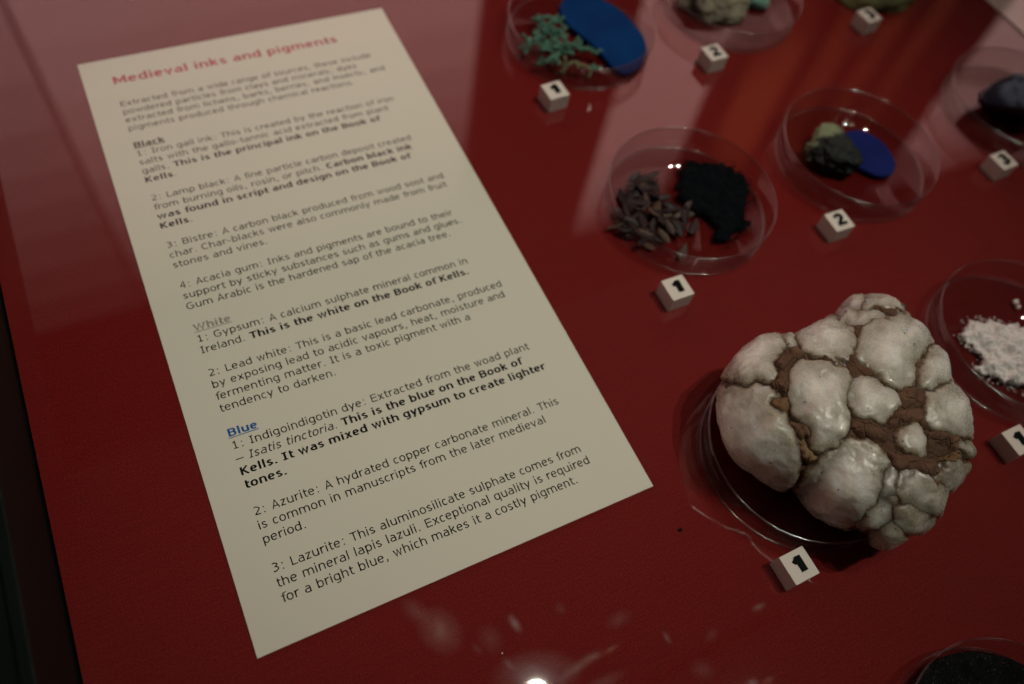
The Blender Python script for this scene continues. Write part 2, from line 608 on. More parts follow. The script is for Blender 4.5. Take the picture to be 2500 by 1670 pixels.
        if ch in ':;':
            ln((x, X - d), (x, X))
    elif ch == '-':
        ln((.06, .27), (adv - .06, .27))
    elif ch == '–':
        ln((.0, .27), (adv, .27))
    return adv, tx, ty, o


def ribbons(ch, bold):
    """Each stroke as a strip of quads with the pen width; (vertices, faces) flat in em units."""
    adv, tx, ty, strokes = glyph_strokes(ch, bold)
    strips = []
    for pts, curved in strokes:
        P = np.array(smooth_path(pts) if curved else pts, float)
        keep = [0] + [i for i in range(1, len(P)) if np.linalg.norm(P[i] - P[i - 1]) > 1e-4]
        P = P[keep]
        Q = P / np.array([tx, ty])
        n = len(Q)
        left, right = [], []
        closed = n > 3 and np.linalg.norm(P[0] - P[-1]) < 1e-3
        for i in range(n):
            d0 = Q[i] - Q[i - 1] if i > 0 else (Q[-1] - Q[-2] if closed else Q[1] - Q[0])
            d1 = Q[i + 1] - Q[i] if i < n - 1 else (Q[1] - Q[0] if closed else Q[-1] - Q[-2])
            d0, d1 = d0 / np.linalg.norm(d0), d1 / np.linalg.norm(d1)
            n0, n1 = np.array([-d0[1], d0[0]]), np.array([-d1[1], d1[0]])
            mv = n0 + n1
            ml = np.linalg.norm(mv)
            mv = n0 if ml < 1e-6 else mv / ml
            k = 0.5 / max(0.42, float(mv @ n0))
            left.append((Q[i] + mv * k) * np.array([tx, ty]))
            right.append((Q[i] - mv * k) * np.array([tx, ty]))
        strips.append((left, right))
    return adv, strips


_cache = {}


def glyph(ch, bold):
    if (ch, bold) not in _cache:
        adv, strips = ribbons(ch, bold)
        v, f = [], []
        for j, (l, r) in enumerate(strips):
            b = len(v)
            for a, c in zip(l, r):
                v += [(a[0], a[1], j * 0.0012), (c[0], c[1], j * 0.0012)]
            for i in range(len(l) - 1):
                f.append((b + 2 * i, b + 2 * i + 1, b + 2 * i + 3, b + 2 * i + 2))
        _cache[(ch, bold)] = (adv, np.array(v).reshape(-1, 3), f)
    return _cache[(ch, bold)]


def set_line(V, F, x, y, em, runs, underline=False):
    """Append one line of print; runs are (text, style) with style r, b or i."""
    x0 = x
    for text, style in runs:
        for ch in text:
            adv, gv, gf = glyph(ch, style == 'b')
            if len(gv):
                p = gv.copy()
                if style == 'i':
                    p[:, 0] += p[:, 1] * 0.21
                b = len(V)
                for q in p * em:
                    V.append((x + q[0], y + q[1], q[2]))
                F += [tuple(b + i for i in q) for q in gf]
            x += adv * em
    if underline:
        b = len(V)
        V += [(x0, y - .155 * em, 0), (x, y - .155 * em, 0), (x, y - .085 * em, 0), (x0, y - .085 * em, 0)]
        F.append((b, b + 1, b + 2, b + 3))


# ------------------------------------------------------------------ the information card
CW, CH, CT = 0.15528, 0.297, 0.0008
card = tag(empty('information_card'), 'long cream printed card about medieval inks and pigments lying flat on the red cloth', 'information card')
box_obj('card_sheet', (0, CW, 0, CH, 0.00005, CT), PAPER, card)
EM, PITCH, Y0, X0 = 0.004558, 0.0055404, 0.26325, 0.01275
PARAS = [
    ('title', RED_INK, [(-2.82, [('Medieval inks and pigments', 'b')], False)]),
    ('paragraph', BLACK_INK, [(0, [('Extracted from a wide range of sources, these include', 'r')]), (1, [('powdered particles from clays and minerals; dyes', 'r')]),
                              (2, [('extracted from lichens, barks, berries, and insects; and', 'r')]), (3, [('pigments produced through chemical reactions.', 'r')])]),
    ('heading', BLACK_INK, [(5, [('Black', 'b')], True)]),
    ('paragraph', BLACK_INK, [(6, [('1: Iron gall ink: This is created by the reaction of iron', 'r')]), (7, [('salts with the gallo-tannic acid extracted from plant', 'r')]),
                              (8, [('galls. ', 'r'), ('This is the principal ink on the Book of', 'b')]), (9, [('Kells', 'b'), ('.', 'r')])]),
    ('paragraph', BLACK_INK, [(11, [('2: Lamp black: A fine particle carbon deposit created', 'r')]), (12, [('from burning oils, rosin, or pitch. ', 'r'), ('Carbon black ink', 'b')]),
                              (13, [('was found in script and design on the Book of', 'b')]), (14, [('Kells', 'b'), ('.', 'r')])]),
    ('paragraph', BLACK_INK, [(16, [('3: Bistre: A carbon black produced from wood soot and', 'r')]), (17, [('char. Char-blacks were also commonly made from fruit', 'r')]), (18, [('stones and vines.', 'r')])]),
    ('paragraph', BLACK_INK, [(20, [('4: Acacia gum: Inks and pigments are bound to their', 'r')]), (21, [('support by sticky substances such as gums and glues.', 'r')]), (22, [('Gum Arabic is the hardened sap of the acacia tree.', 'r')])]),
    ('heading', GREY_INK, [(24, [('White', 'b')], True)]),
    ('paragraph', BLACK_INK, [(25, [('1: Gypsum: A calcium sulphate mineral common in', 'r')]), (26, [('Ireland. ', 'r'), ('This is the white on the Book of Kells.', 'b')])]),
    ('paragraph', BLACK_INK, [(28, [('2: Lead white: This is a basic lead carbonate, produced', 'r')]), (29, [('by exposing lead to acidic vapours, heat, moisture and', 'r')]),
                              (30, [('fermenting matter. It is a toxic pigment with a', 'r')]), (31, [('tendency to darken.', 'r')])]),
    ('heading', BLUE_INK, [(33, [('Blue', 'b')], True)]),
    ('paragraph', BLACK_INK, [(34, [('1: Indigoindigotin dye: Extracted from the woad plant', 'r')]), (35, [('– ', 'r'), ('Isatis tinctoria', 'i'), ('. ', 'r'), ('This is the blue on the Book of', 'b')]),
                              (36, [('Kells. It was mixed with gypsum to create lighter', 'b')]), (37, [('tones.', 'b')])]),
    ('paragraph', BLACK_INK, [(39, [('2: Azurite: A hydrated copper carbonate mineral. This', 'r')]), (40, [('is common in manuscripts from the later medieval', 'r')]), (41, [('period.', 'r')])]),
    ('paragraph', BLACK_INK, [(43, [('3: Lazurite: This aluminosilicate sulphate comes from', 'r')]), (44, [('the mineral lapis lazuli. Exceptional quality is required', 'r')]), (45, [('for a bright blue, which makes it a costly pigment.', 'r')])]),
]
TILT = math.tan(math.radians(-0.6))
for nm, m, lines in PARAS:
    V, F = [], []
    for ln_ in lines:
        em = 0.00714 if nm == 'title' else EM
        set_line(V, F, X0, Y0 - PITCH * ln_[0], em, ln_[1], len(ln_) > 2 and ln_[2])
    V = [(x, y + (x - X0) * TILT, CT + 0.00004 + z) for x, y, z in V]
    from_data(nm, V, F, m, card)

# a second card, its corner of the cloth at the far right
card2 = tag(empty('information_card', (0.5297, 0.15, 0)), 'second cream card, only its left edge showing in the upper right corner', 'information card')
box_obj('card_sheet', (0, 0.155, -0.05, 0.297, 0.00005, CT), PAPER, card2)

# ------------------------------------------------------------------ number cubes
CUBES = [  # x, y, turn, digit, label
    (0.2135, 0.2030, 2.6, '1', 'white cube numbered 1 in front of the dish of green lichen'),
    (0.3132, 0.2027, 2.2, '2', 'white cube numbered 2 before the dish of grey rock and mint pebble'),
    (0.4262, 0.2029, 4.0, '3', 'white number cube beside the olive green stone at the top'),
    (0.2095, 0.0742, -0.4, '1', 'white cube numbered 1 in front of the dish of brown seeds'),
    (0.3072, 0.0798, -1.1, '2', 'white cube numbered 2 in front of the dish with the azurite rock'),
    (0.4229, 0.0822, 1.8, '3', 'white cube numbered 3 before the dish of dark blue stone at the right edge'),
    (0.3087, -0.0452, -0.1, '1', 'white cube numbered 1 cut by the right edge, below the white powder'),
    (0.1871, -0.0499, 0.7, '1', 'white cube numbered 1 in front of the large white rock'),
]
A_, HZ = 0.0056, 0.0089


def digit_mesh(ch):
    strokes = {'1': [([(.06, -.30), (.06, .33)], .26, False), ([(-.19, .12), (.06, .27)], .17, False)],
               '2': [([(-.2, .2), (-.05, .31), (.14, .25), (.15, .08), (-.02, -.08), (-.19, -.25)], .16, True), ([(-.24, -.27), (.25, -.27)], .15, False)],
               '3': [([(-.2, .24), (0, .32), (.17, .2), (.02, .03)], .16, True), ([(-.06, .03), (.06, .03), (.2, -.14), (.0, -.31), (-.22, -.22)], .16, True)]}[ch]
    bm = bmesh.new()
    for j, (p, w, c) in enumerate(strokes):
        P = np.array(smooth_path(p, 4) if c else p, float)
        L_, R_ = [], []
        for i in range(len(P)):
            d = P[min(i + 1, len(P) - 1)] - P[max(i - 1, 0)]
            d /= np.linalg.norm(d)
            nn = np.array([-d[1], d[0]]) * w / 2
            L_.append(P[i] + nn)
            R_.append(P[i] - nn)
        ring = L_ + R_[::-1]
        zt = 0.0007 + j * 0.00003
        lo = [bm.verts.new((q[0] * .0094, q[1] * .0094, -0.0001)) for q in ring]
        hi = [bm.verts.new((q[0] * .0094, q[1] * .0094, zt)) for q in ring]
        n = len(P)
        for i in range(n - 1):
            bm.faces.new((hi[i], hi[i + 1], hi[2 * n - 2 - i], hi[2 * n - 1 - i]))
        for i in range(2 * n):
            k = (i + 1) % (2 * n)
            bm.faces.new((lo[i], lo[k], hi[k], hi[i]))
    bmesh.ops.recalc_face_normals(bm, faces=bm.faces[:])
    me = bpy.data.meshes.new('digit')
    bm.to_mesh(me)
    bm.free()
    me.materials.append(DIGIT_MAT)
    return me


digit_meshes = {c: digit_mesh(c) for c in '123'}
cube0 = None
for x, y, rz, dg, lab in CUBES:
    if cube0 is None:
        c = cube0 = box_obj('number_cube', (-A_, A_, -A_, A_, 0, HZ), CUBE_MAT, None, 0.00022, 2)
    else:
        c = cube0.copy()
        COL.objects.link(c)
    c.location = (x, y, 0.0001)
    c.rotation_euler = (0, 0, math.radians(rz))
    tag(c, lab, 'number cube', 'white number cubes on the cloth')
    d = link('digit', digit_meshes[dg], None, c)
    d.location = (0.0002, 0.0002, HZ)
    d.rotation_euler = (0, 0, math.radians(random.uniform(-4, 4)))

# ------------------------------------------------------------------ petri dishes
def dish_mesh():
    prof = [(0.0, 0.0004), (0.0399, 0.0004), (0.0402, 0.0010), (0.0410, 0.0135),
            (0.0401, 0.0135), (0.0394, 0.0022), (0.0388, 0.0015), (0.0380, 0.0014), (0.0, 0.0014)]
    n = 128
    v, f = [], []
    for r, z in prof:
        if r == 0.0:
            v.append((0, 0, z))
        else:
            v += [(r * math.cos(2 * math.pi * i / n), r * math.sin(2 * math.pi * i / n), z) for i in range(n)]
    k = 1
    for i in range(n):
        f.append((0, 1 + (i + 1) % n, 1 + i))
    rings = len(prof) - 2
    for j in range(rings - 1):
        a = 1 + j * n
        for i in range(n):
            f.append((a + i, a + (i + 1) % n, a + n + (i + 1) % n, a + n + i))
    last, a = len(v) - 1, 1 + (rings - 1) * n
    for i in range(n):
        f.append((a + i, a + (i + 1) % n, last))
    me = bpy.data.meshes.new('petri_dish')
    me.from_pydata(v, [], f)
    me.update()
    me.materials.append(PLASTIC)
    for p in me.polygons:
        p.use_smooth = True
    return me


def ring_mesh(name, R, r, flatten=1.0):
    v, f, n, k = [], [], 128, 8
    for i in range(n):
        a = 2 * math.pi * i / n
        for j in range(k):
            b = 2 * math.pi * j / k
            v.append(((R + r * math.cos(b)) * math.cos(a), (R + r * math.cos(b)) * math.sin(a), r * flatten * math.sin(b)))
    for i in range(n):
        for j in range(k):
            f.append((i * k + j, ((i + 1) % n) * k + j, ((i + 1) % n) * k + (j + 1) % k, i * k + (j + 1) % k))
    me = bpy.data.meshes.new(name)
    me.from_pydata(v, [], f)
    me.update()
    me.materials.append(PLASTIC_EDGE)
    for p in me.polygons:
        p.use_smooth = True
    return me


DISH = dish_mesh()
RIM, FOOT = ring_mesh('rim', 0.04055, 0.00042), ring_mesh('foot_ring', 0.0397, 0.00050)
FLOOR = 0.0015
DISHES = {'lichen': (0.2503, 0.2435, 'clear dish holding green lichen and a blue oval at the top of the photo'),
          'rubble': (0.3516, 0.2433, 'clear dish holding the grey brown rock and the mint pebble at the top edge'),
          'seeds': (0.2436, 0.1178, 'clear dish holding brown seeds and black powder in the middle'),
          'azurite': (0.3460, 0.1147, 'clear dish holding the green crusted rock and a blue oval'),
          'lapis': (0.4649, 0.1133, 'clear dish holding the dark blue stone at the right edge'),
          'white': (0.3479, -0.0072, 'clear dish holding crumbly white powder at the right edge'),
          'gypsum': (0.2175, -0.0115, 'clear dish mostly hidden in shadow under the large white rock'),
          'black': (0.2168, -0.1368, 'clear dish filled with glittering black powder in the bottom right corner')}
for k, (x, y, lab) in DISHES.items():
    o = link('petri_dish', DISH)
    o.location = (x, y, 0.0001)
    o.rotation_euler = (0, 0, random.uniform(0, 6.28))
    tag(o, lab, 'petri dish', 'clear petri dishes on the cloth')
    link('rim', RIM, None, o).location = (0, 0, 0.0137)
    link('foot_ring', FOOT, None, o).location = (0, 0, 0.00056)


# ------------------------------------------------------------------ contents of the dishes
def powder(name, outline, H, m, step=0.0005, edge=0.0022, rough=0.45, width=0.006, grains=60, seed=1.0, gsize=0.0006, nscale=420):
    P = np.array(outline)
    lo, hi = P.min(0) - 0.004, P.max(0) + 0.004
    nx, ny = int((hi[0] - lo[0]) / step) + 1, int((hi[1] - lo[1]) / step) + 1
    G = np.array([(lo[0] + i * step, lo[1] + j * step) for j in range(ny) for i in range(nx)])
    d = signed_dist(G, P)
    for i, q in enumerate(G):
        if abs(d[i]) < 0.006:
            d[i] += edge * fbm((q[0], q[1], 0), 260, 4, seed)
    c = P.mean(0)
    z = []
    for i, q in enumerate(G):
        if d[i] < -0.001:
            z.append(0.0)
            continue
        t = max(0.0, min(1.0, d[i] / width))
        s = math.sqrt(t * (2 - t))
        n1 = fbm((q[0], q[1], 0.3), nscale, 4, seed)
        n2 = fbm((q[0], q[1], 0.9), nscale * 0.3, 3, seed + 4)
        z.append(max(0.0, H * (s * (0.62 + 0.5 * n2) + (0.16 if d[i] > 0 else 0)) + H * rough * n1 * min(1, s + .2)))
    keep, faces = {}, []
    v = []

    def vid(i):
        if i not in keep:
            keep[i] = len(v)
            v.append((G[i][0] - c[0], G[i][1] - c[1], z[i]))
        return keep[i]
    for j in range(ny - 1):
        for i in range(nx - 1):
            a = j * nx + i
            q = (a, a + 1, a + nx + 1, a + nx)
            if sum(d[k] > 0 for k in q) >= 3:
                faces.append(tuple(vid(k) for k in q))
    o = from_data(name, v, faces, m, None, False)
    o.location = (c[0], c[1], FLOOR + 0.0002)
    if grains:
        bm = bmesh.new()
        rng = random.Random(int(seed * 10))
        for _ in range(grains):
            i = rng.randrange(len(P))
            a, b = P[i], P[(i + 1) % len(P)]
            q = a + (b - a) * rng.random()
            out = (q - c) / np.linalg.norm(q - c)
            q = q + out * abs(rng.gauss(0, 0.0021)) - c
            r = gsize * rng.uniform(0.35, 1.25)
            M_ = Matrix.Translation((q[0], q[1], r * 0.6)) @ Matrix.Rotation(rng.uniform(0, 3), 4, (rng.random(), rng.random(), rng.random())) @ Matrix.Diagonal((r, r * rng.uniform(.6, 1), r * .7, 1))
            bmesh.ops.create_icosphere(bm, subdivisions=1, radius=1.0, matrix=M_)
        kind(from_bm('loose_grains', bm, m, o), 'stuff')
    return o


def slab(name, outline, H, m, z0=FLOOR + 0.0002, bevel=0.0006, parent=None, loc=None):
    P = loop_curve(outline, 8)
    c = P.mean(0)
    Q = P - c
    e = np.roll(Q, -1, 0) - np.roll(Q, 1, 0)
    nn = np.stack([e[:, 1], -e[:, 0]], 1)
    nn /= np.linalg.norm(nn, axis=1)[:, None]
    if (nn * Q).sum() < 0:
        nn = -nn
    n = len(Q)
    levels = [(0, 0), (0, H - bevel), (-bevel * .35, H - bevel * .3), (-bevel * 1.1, H), (-bevel * 3, H + .00005)]
    v, f = [], []
    for off, z in levels:
        v += [(*(q + k * off), z) for q, k in zip(Q, nn)]
    for j in range(len(levels) - 1):
        for i in range(n):
            k = (i + 1) % n
            f.append((j * n + i, j * n + k, (j + 1) * n + k, (j + 1) * n + i))
    f.append(tuple(range((len(levels) - 1) * n, len(levels) * n)))
    o = from_data(name, v, f, m, parent, False)
    o.location = (c[0], c[1], z0)
    return o


def lump(name, loc, radii, m, seed=1.0, amp=0.25, scale=1.6, sub=5, facet=0.0, parent=None, rz=0.0, flat=0.75):
    bm = bmesh.new()
    bmesh.ops.create_icosphere(bm, subdivisions=sub, radius=1.0)
    rng = random.Random(int(seed * 100))
    planes = []
    for _ in range(14):
        d = Vector((rng.gauss(0, 1), rng.gauss(0, 1), rng.gauss(0, 1))).normalized()
        planes.append((d, rng.uniform(0.62, 0.9)))
    for q in bm.verts:
        p = q.co.copy()
        r = 1 + amp * fbm(p, scale, 5, seed) + amp * .25 * fbm(p, scale * 5, 4, seed + 3)
        w = p * r
        if facet:
            for d, k in planes:
                s = w.dot(d) - k
                if s > 0:
                    w -= d * s * facet
        w.z = max(w.z, -flat)
        q.co = Vector((w.x * radii[0], w.y * radii[1], (w.z + flat) * radii[2]))
    o = from_bm(name, bm, m, parent, True)
    o.location = loc
    o.rotation_euler = (0, 0, rz)
    return o


# black powder and seeds
BLACKP = mineral('black_powder', [(0.35, (0.003, 0.0042, 0.0055)), (0.7, (0.007, 0.009, 0.011))], 300, 0.9, 0.0006, 1800, Specular_IOR_Level=0.03)
o = powder('black_powder', flat(1400, 280, 3.1367, [(815, 430), (870, 385), (1000, 375), (1200, 400), (1320, 500), (1355, 600), (1335, 690), (1300, 740), (1330, 830), (1270, 890), (1230, 940), (1110, 970), (1070, 940), (1090, 880), (1010, 800), (920, 780), (800, 640), (790, 560)], 0.002), 0.0034, BLACKP, seed=2.0, grains=210, gsize=0.00055, rough=0.10, edge=0.0036)
tag(o, 'heap of matt black powder beside the brown seeds', 'black powder')


def seed_mesh(k):
    rng = random.Random(k)
    L_, Wd, T = 0.0048 * rng.uniform(.85, 1.15), 0.0017 * rng.uniform(.8, 1.3), 0.00042
    n, rings = 10, 9
    v, f = [], []
    bend = rng.uniform(-.0007, .0007)
    for j in range(rings):
        t = -1 + 2 * j / (rings - 1)
        prof = max(0.02, (1 - abs(t) ** 1.7)) ** 0.8 * (1 - .25 * t)
        for i in range(n):
            a = 2 * math.pi * i / n
            v.append((L_ * t, math.cos(a) * Wd * prof + bend * (1 - t * t), math.sin(a) * T * (prof ** .6) * (1.25 if abs(math.cos(a)) < .4 else .75) + .0006 * t * t))
    for j in range(rings - 1):
        for i in range(n):
            k2 = (i + 1) % n
            f.append((j * n + i, j * n + k2, (j + 1) * n + k2, (j + 1) * n + i))
    f += [tuple(range(n))[::-1], tuple(range((rings - 1) * n, rings * n))]
    me = bpy.data.meshes.new('seed')
    me.from_pydata(v, [], f)
    me.update()
    for p in me.polygons:
        p.use_smooth = True
    return me


SEEDM = Mat('brown_seed_husk')
rnd = SEEDM.n('ShaderNodeObjectInfo').outputs['Random']
SEEDM.color(SEEDM.mix(SEEDM.noise(500, 4), SEEDM.ramp(rnd, [(0, (0.004, 0.0025, 0.0025)), (.8, (0.014, 0.0075, 0.0065)), (1, (0.055, 0.033, 0.02))]), SEEDM.ramp(rnd, [(0, (0.018, 0.011, 0.013)), (.8, (0.052, 0.031, 0.030)), (1, (0.15, 0.10, 0.065))])))
SEEDM.set(Roughness=0.42, Specular_IOR_Level=0.25).bump(SEEDM.noise(900, 4), 0.0005, 0.7)
SEEDM = SEEDM.m
seed_kinds = [seed_mesh(k) for k in range(6)]
for me in seed_kinds:
    me.materials.append(SEEDM)
pile = np.array(flat(1400, 280, 3.1367, [(415, 480), (610, 475), (650, 615), (790, 670), (920, 720), (850, 850), (770, 900), (700, 960), (560, 1020), (400, 930), (300, 850), (300, 750), (420, 690), (410, 560)], 0.003))
heap_label = 'brown pointed seed in the heap beside the black powder'
rng = random.Random(11)
cnt, placed = 0, []
while cnt < 78:
    q = np.array([rng.uniform(pile[:, 0].min(), pile[:, 0].max()), rng.uniform(pile[:, 1].min(), pile[:, 1].max())])
    d = signed_dist([q], pile)[0]
    if d < 0.0002:
        continue
    near = sum(1 for p in placed if np.hypot(*(p[:2] - q)) < 0.0042)
    if near > 2 or (d < 0.0012 and rng.random() < .4):
        continue
    zz = FLOOR + 0.0009 + 0.0010 * near
    o = link('seed', seed_kinds[cnt % 6])
    o.location = (q[0], q[1], zz)
    o.rotation_euler = (rng.uniform(-.6, .6), rng.uniform(-.22, .22) * (1 if near else .2), rng.gauss(2.2, 1.1))
    s = rng.uniform(.8, 1.1)
    o.scale = (s, s, s)
    tag(o, heap_label, 'seed', 'brown seeds heaped in the dish')
    placed.append(np.array([q[0], q[1], zz]))
    cnt += 1
for (px, py, rz, lab) in [(362, 630, 1.25, 'lone brown seed standing apart at the upper left of the seed heap'),
                          (915, 860, 0.75, 'brown seed lying apart just below the black powder'),
                          (830, 1050, 0.65, 'brown seed lying nearest the front wall of the dish'),
                          (500, 485, -0.1, 'brown seed at the far tip of the seed heap')]:
    q = flat(1400, 280, 3.1367, [(px, py)], 0.002)[0]
    o = link('seed', seed_kinds[2])
    o.location = (q[0], q[1], FLOOR + 0.001)
    o.rotation_euler = (0.1, 0, rz)
    tag(o, lab, 'seed', 'brown seeds heaped in the dish')

# lichen sprigs
LICHEN = mineral('mint_lichen', [(0.3, (0.05, 0.13, 0.095)), (0.55, (0.11, 0.26, 0.19)), (0.75, (0.20, 0.37, 0.27))], 160, 0.8, 0.0005, 700)
PALE_LICHEN = mineral('tan_lichen', [(0.3, (0.12, 0.13, 0.07)), (0.7, (0.26, 0.25, 0.14))], 160, 0.8, 0.0005, 700)


def tube(V, F, path, r0, r1, n=7):
    P = [np.array(p, float) for p in path]
    base = len(V)
    for j, p in enumerate(P):
        d = P[min(j + 1, len(P) - 1)] - P[max(j - 1, 0)]
        d /= np.linalg.norm(d) + 1e-12
        u = np.cross(d, (0.1, 0.2, 1.0))
        u /= np.linalg.norm(u)
        w = np.cross(d, u)
        r = r0 + (r1 - r0) * j / (len(P) - 1)
        r *= 1 + .25 * math.sin(j * 2.1)
        for i in range(n):
            a = 2 * math.pi * i / n
            V.append(p + (u * math.cos(a) + w * math.sin(a)) * r)
    for j in range(len(P) - 1):
        for i in range(n):
            k = (i + 1) % n
            F.append((base + j * n + i, base + j * n + k, base + (j + 1) * n + k, base + (j + 1) * n + i))
    F.append(tuple(base + i for i in range(n))[::-1])
    F.append(tuple(base + (len(P) - 1) * n + i for i in range(n)))


SPRIGS = [([(520, 255), (590, 310), (680, 370), (800, 330), (865, 290)], 0, 5), ([(620, 240), (720, 262), (850, 300), (900, 330)], 0, 4), ([(680, 370), (730, 430), (790, 480), (860, 470)], 0, 5),
          ([(545, 420), (565, 520), (640, 565), (790, 520)], 0, 6), ([(815, 480), (865, 590), (880, 680), (925, 765)], 0, 6), ([(490, 505), (470, 585), (440, 700)], 0, 6),
          ([(640, 685), (690, 640), (770, 665)], 0, 3), ([(560, 840), (660, 850), (740, 790), (825, 795)], 0, 3), ([(900, 945), (940, 890), (1030, 860), (1130, 890), (1260, 920), (1230, 985)], 1, 4),
          ([(1110, 690), (1165, 670), (1190, 690)], 0, 2), ([(1270, 660), (1285, 700)], 0, 1), ([(1285, 850), (1310, 880)], 0, 1), ([(860, 430), (930, 540), (940, 600)], 0, 4), ([(960, 560), (1040, 620), (1120, 600)], 0, 4),
          ([(740, 590), (830, 640), (960, 690), (1040, 700)], 0, 4), ([(760, 740), (830, 830), (900, 850)], 0, 3), ([(640, 460), (730, 440), (840, 400)], 0, 4)]
SPRIG_AT = ['along the far upper edge of the heap', 'farthest back, its tip touching the blue oval', 'in the middle of the heap, below the far sprigs', 'curling round the left middle of the heap',
            'thickest and brightest, pointing down to the front', 'leftmost of the heap, hanging down to the left wall', 'short and curled below the left middle', 'lying apart at the lower left of the heap', '',
            'crumb lying alone before the blue oval', 'crumb touching the front left side of the blue oval', 'crumb at the right end of the tan sprig', 'running beside the blue oval at the right of the heap',
            'dark and low along the blue oval', 'lying across the front of the heap', 'at the bottom of the heap above the tan sprig', 'bridging the centre of the heap']
rng = random.Random(5)
for k, (pts, tan, nb) in enumerate(SPRIGS):
    P2 = flat(1200, 0, 5.218, pts, 0.004)
    c = np.mean(P2, 0)
    path = [np.array([q[0] - c[0], q[1] - c[1], 0.0016 + 0.0034 * math.sin(math.pi * (i + .6) / len(P2)) * rng.uniform(.5, 1.2)]) for i, q in enumerate(P2)]
    path = smooth_path(path, 4)
    V, F = [], []
    tube(V, F, path, 0.00105, 0.0007)
    for _ in range(nb + 2):
        s = path[rng.randrange(1, len(path))]
        a = rng.uniform(0, 6.28)
        ln_ = rng.uniform(.0018, .0046)
        e = s + np.array([math.cos(a) * ln_, math.sin(a) * ln_, rng.uniform(-.0005, .0028)])
        e[2] = max(e[2], .0006)
        mid = (s + e) / 2 + np.array([rng.uniform(-.0006, .0006), rng.uniform(-.0006, .0006), .0004])
        br = smooth_path([s, mid, e], 3)
        tube(V, F, br, 0.0008, 0.00055)
        for sg in (-.7, .7):
            a2 = a + sg
            tube(V, F, [e, e + np.array([math.cos(a2), math.sin(a2), .3]) * .0013], 0.0006, 0.0004)
    o = from_data('lichen_sprig', V, F, PALE_LICHEN if tan else LICHEN, None, True)
    o.location = (c[0], c[1], FLOOR + 0.0003)
    if tan:
        tag(o, 'pale tan forked sprig lying at the front of the lichen', 'lichen', 'dried lichen sprigs in the dish')
    else:
        tag(o, 'mint green dried lichen sprig ' + SPRIG_AT[k], 'lichen', 'dried lichen sprigs in the dish')

BLUE1 = mineral('deep_blue_pigment', [(0.3, (0.0004, 0.024, 0.115)), (0.7, (0.0008, 0.042, 0.17))], 40, 0.5, 0.0001, 900, Specular_IOR_Level=0.05)
BLUE2 = mineral('ultramarine_pigment', [(0.3, (0.008, 0.015, 0.10)), (0.7, (0.011, 0.021, 0.14))], 60, 0.8, 0.0002, 900, Specular_IOR_Level=0.06)
o = slab('blue_tablet', flat(1200, 0, 5.218, [(870, 90), (900, 200), (980, 310), (1100, 410), (1260, 540), (1400, 680), (1530, 830), (1680, 930), (1840, 890), (1940, 760), (1975, 600), (1930, 450), (1840, 330), (1660, 140), (1480, 20), (1300, -60), (1100, -90), (930, -30)], 0.004), 0.0022, BLUE1)
tag(o, 'large deep blue oval tablet beside the green lichen', 'pigment tablet')
o = slab('blue_tablet', flat(1850, 150, 3.4846, [(730, 640), (840, 595), (1000, 655), (1120, 780), (1165, 900), (1120, 975), (1020, 985), (920, 945), (835, 895), (780, 800)], 0.0025), 0.0020, BLUE2)
tag(o, 'small royal blue oval tablet beside the green crusted rock', 'pigment tablet')

# rock with a pale green crust beside the small blue oval
m = Mat('azurite_rock')
v = m.coords()
sx = m.n('ShaderNodeSeparateXYZ')
m.l(v, sx.inputs[0])
cr = m.math('ADD', m.math('MULTIPLY', sx.outputs['Y'], 55.0), m.math('MULTIPLY', m.math('SUBTRACT', m.noise(190, 4, .6, v), 0.5), 1.4))
c = m.mix(m.noise(240, 5, .6, v), (0.005, 0.007, 0.006), (0.024, 0.034, 0.030))
c = m.mix(m.ramp(cr, [(0.20, (0, 0, 0)), (0.30, (1, 1, 1))]), c, (0.25, 0.30, 0.17))
m.color(c).set(Roughness=0.4, Specular_IOR_Level=0.3).bump(m.noise(700, 5, .7, v), 0.0012, 0.9)
o = lump('azurite_rock', (0.3360, 0.1205, FLOOR), (0.0140, 0.0150, 0.0085), m.m, 3.3, 0.34, 1.9, 5, 0.5, flat=0.7)
tag(o, 'dark glittering rock with a pale green crust on its far side', 'rock')

# top dish: rubble and a mint pebble
GREYR = mineral('grey_brown_rock', [(0.32, (0.10, 0.085, 0.07)), (0.5, (0.24, 0.21, 0.15)), (0.62, (0.31, 0.28, 0.19)), (0.72, (0.20, 0.30, 0.25))], 75, 0.75, 0.0016, 260)
MINT = mineral('mint_stone', [(0.3, (0.17, 0.36, 0.30)), (0.7, (0.26, 0.46, 0.38))], 90, 0.7, 0.0006, 400)
o = lump('rock', (0.3455, 0.2520, FLOOR), (0.0235, 0.0205, 0.0105), GREYR, 8.1, 0.35, 1.7, 5, 0.4, flat=0.30)
tag(o, 'grey brown lumpy rock with green patches in the dish at the top edge', 'rock')
o = lump('pebble', (0.3715, 0.2400, FLOOR), (0.0070, 0.0065, 0.0052), MINT, 5.1, 0.16, 1.4, 4, flat=0.4)
tag(o, 'small mint green pebble touching the right side of the grey brown rock', 'pebble')

# olive stone at the top edge
OLIVE = mineral('olive_stone', [(0.28, (0.06, 0.04, 0.02)), (0.40, (0.12, 0.115, 0.05)), (0.6, (0.19, 0.18, 0.08)), (0.75, (0.26, 0.21, 0.11))], 60, 0.6, 0.0016, 240)
o = lump('stone', (0.4590, 0.2400, 0.0001), (0.0345, 0.0330, 0.012), OLIVE, 6.4, 0.10, 1.3, 5, 0.0, flat=0.12)
tag(o, 'olive green and brown rounded stone cut by the top edge', 'stone')

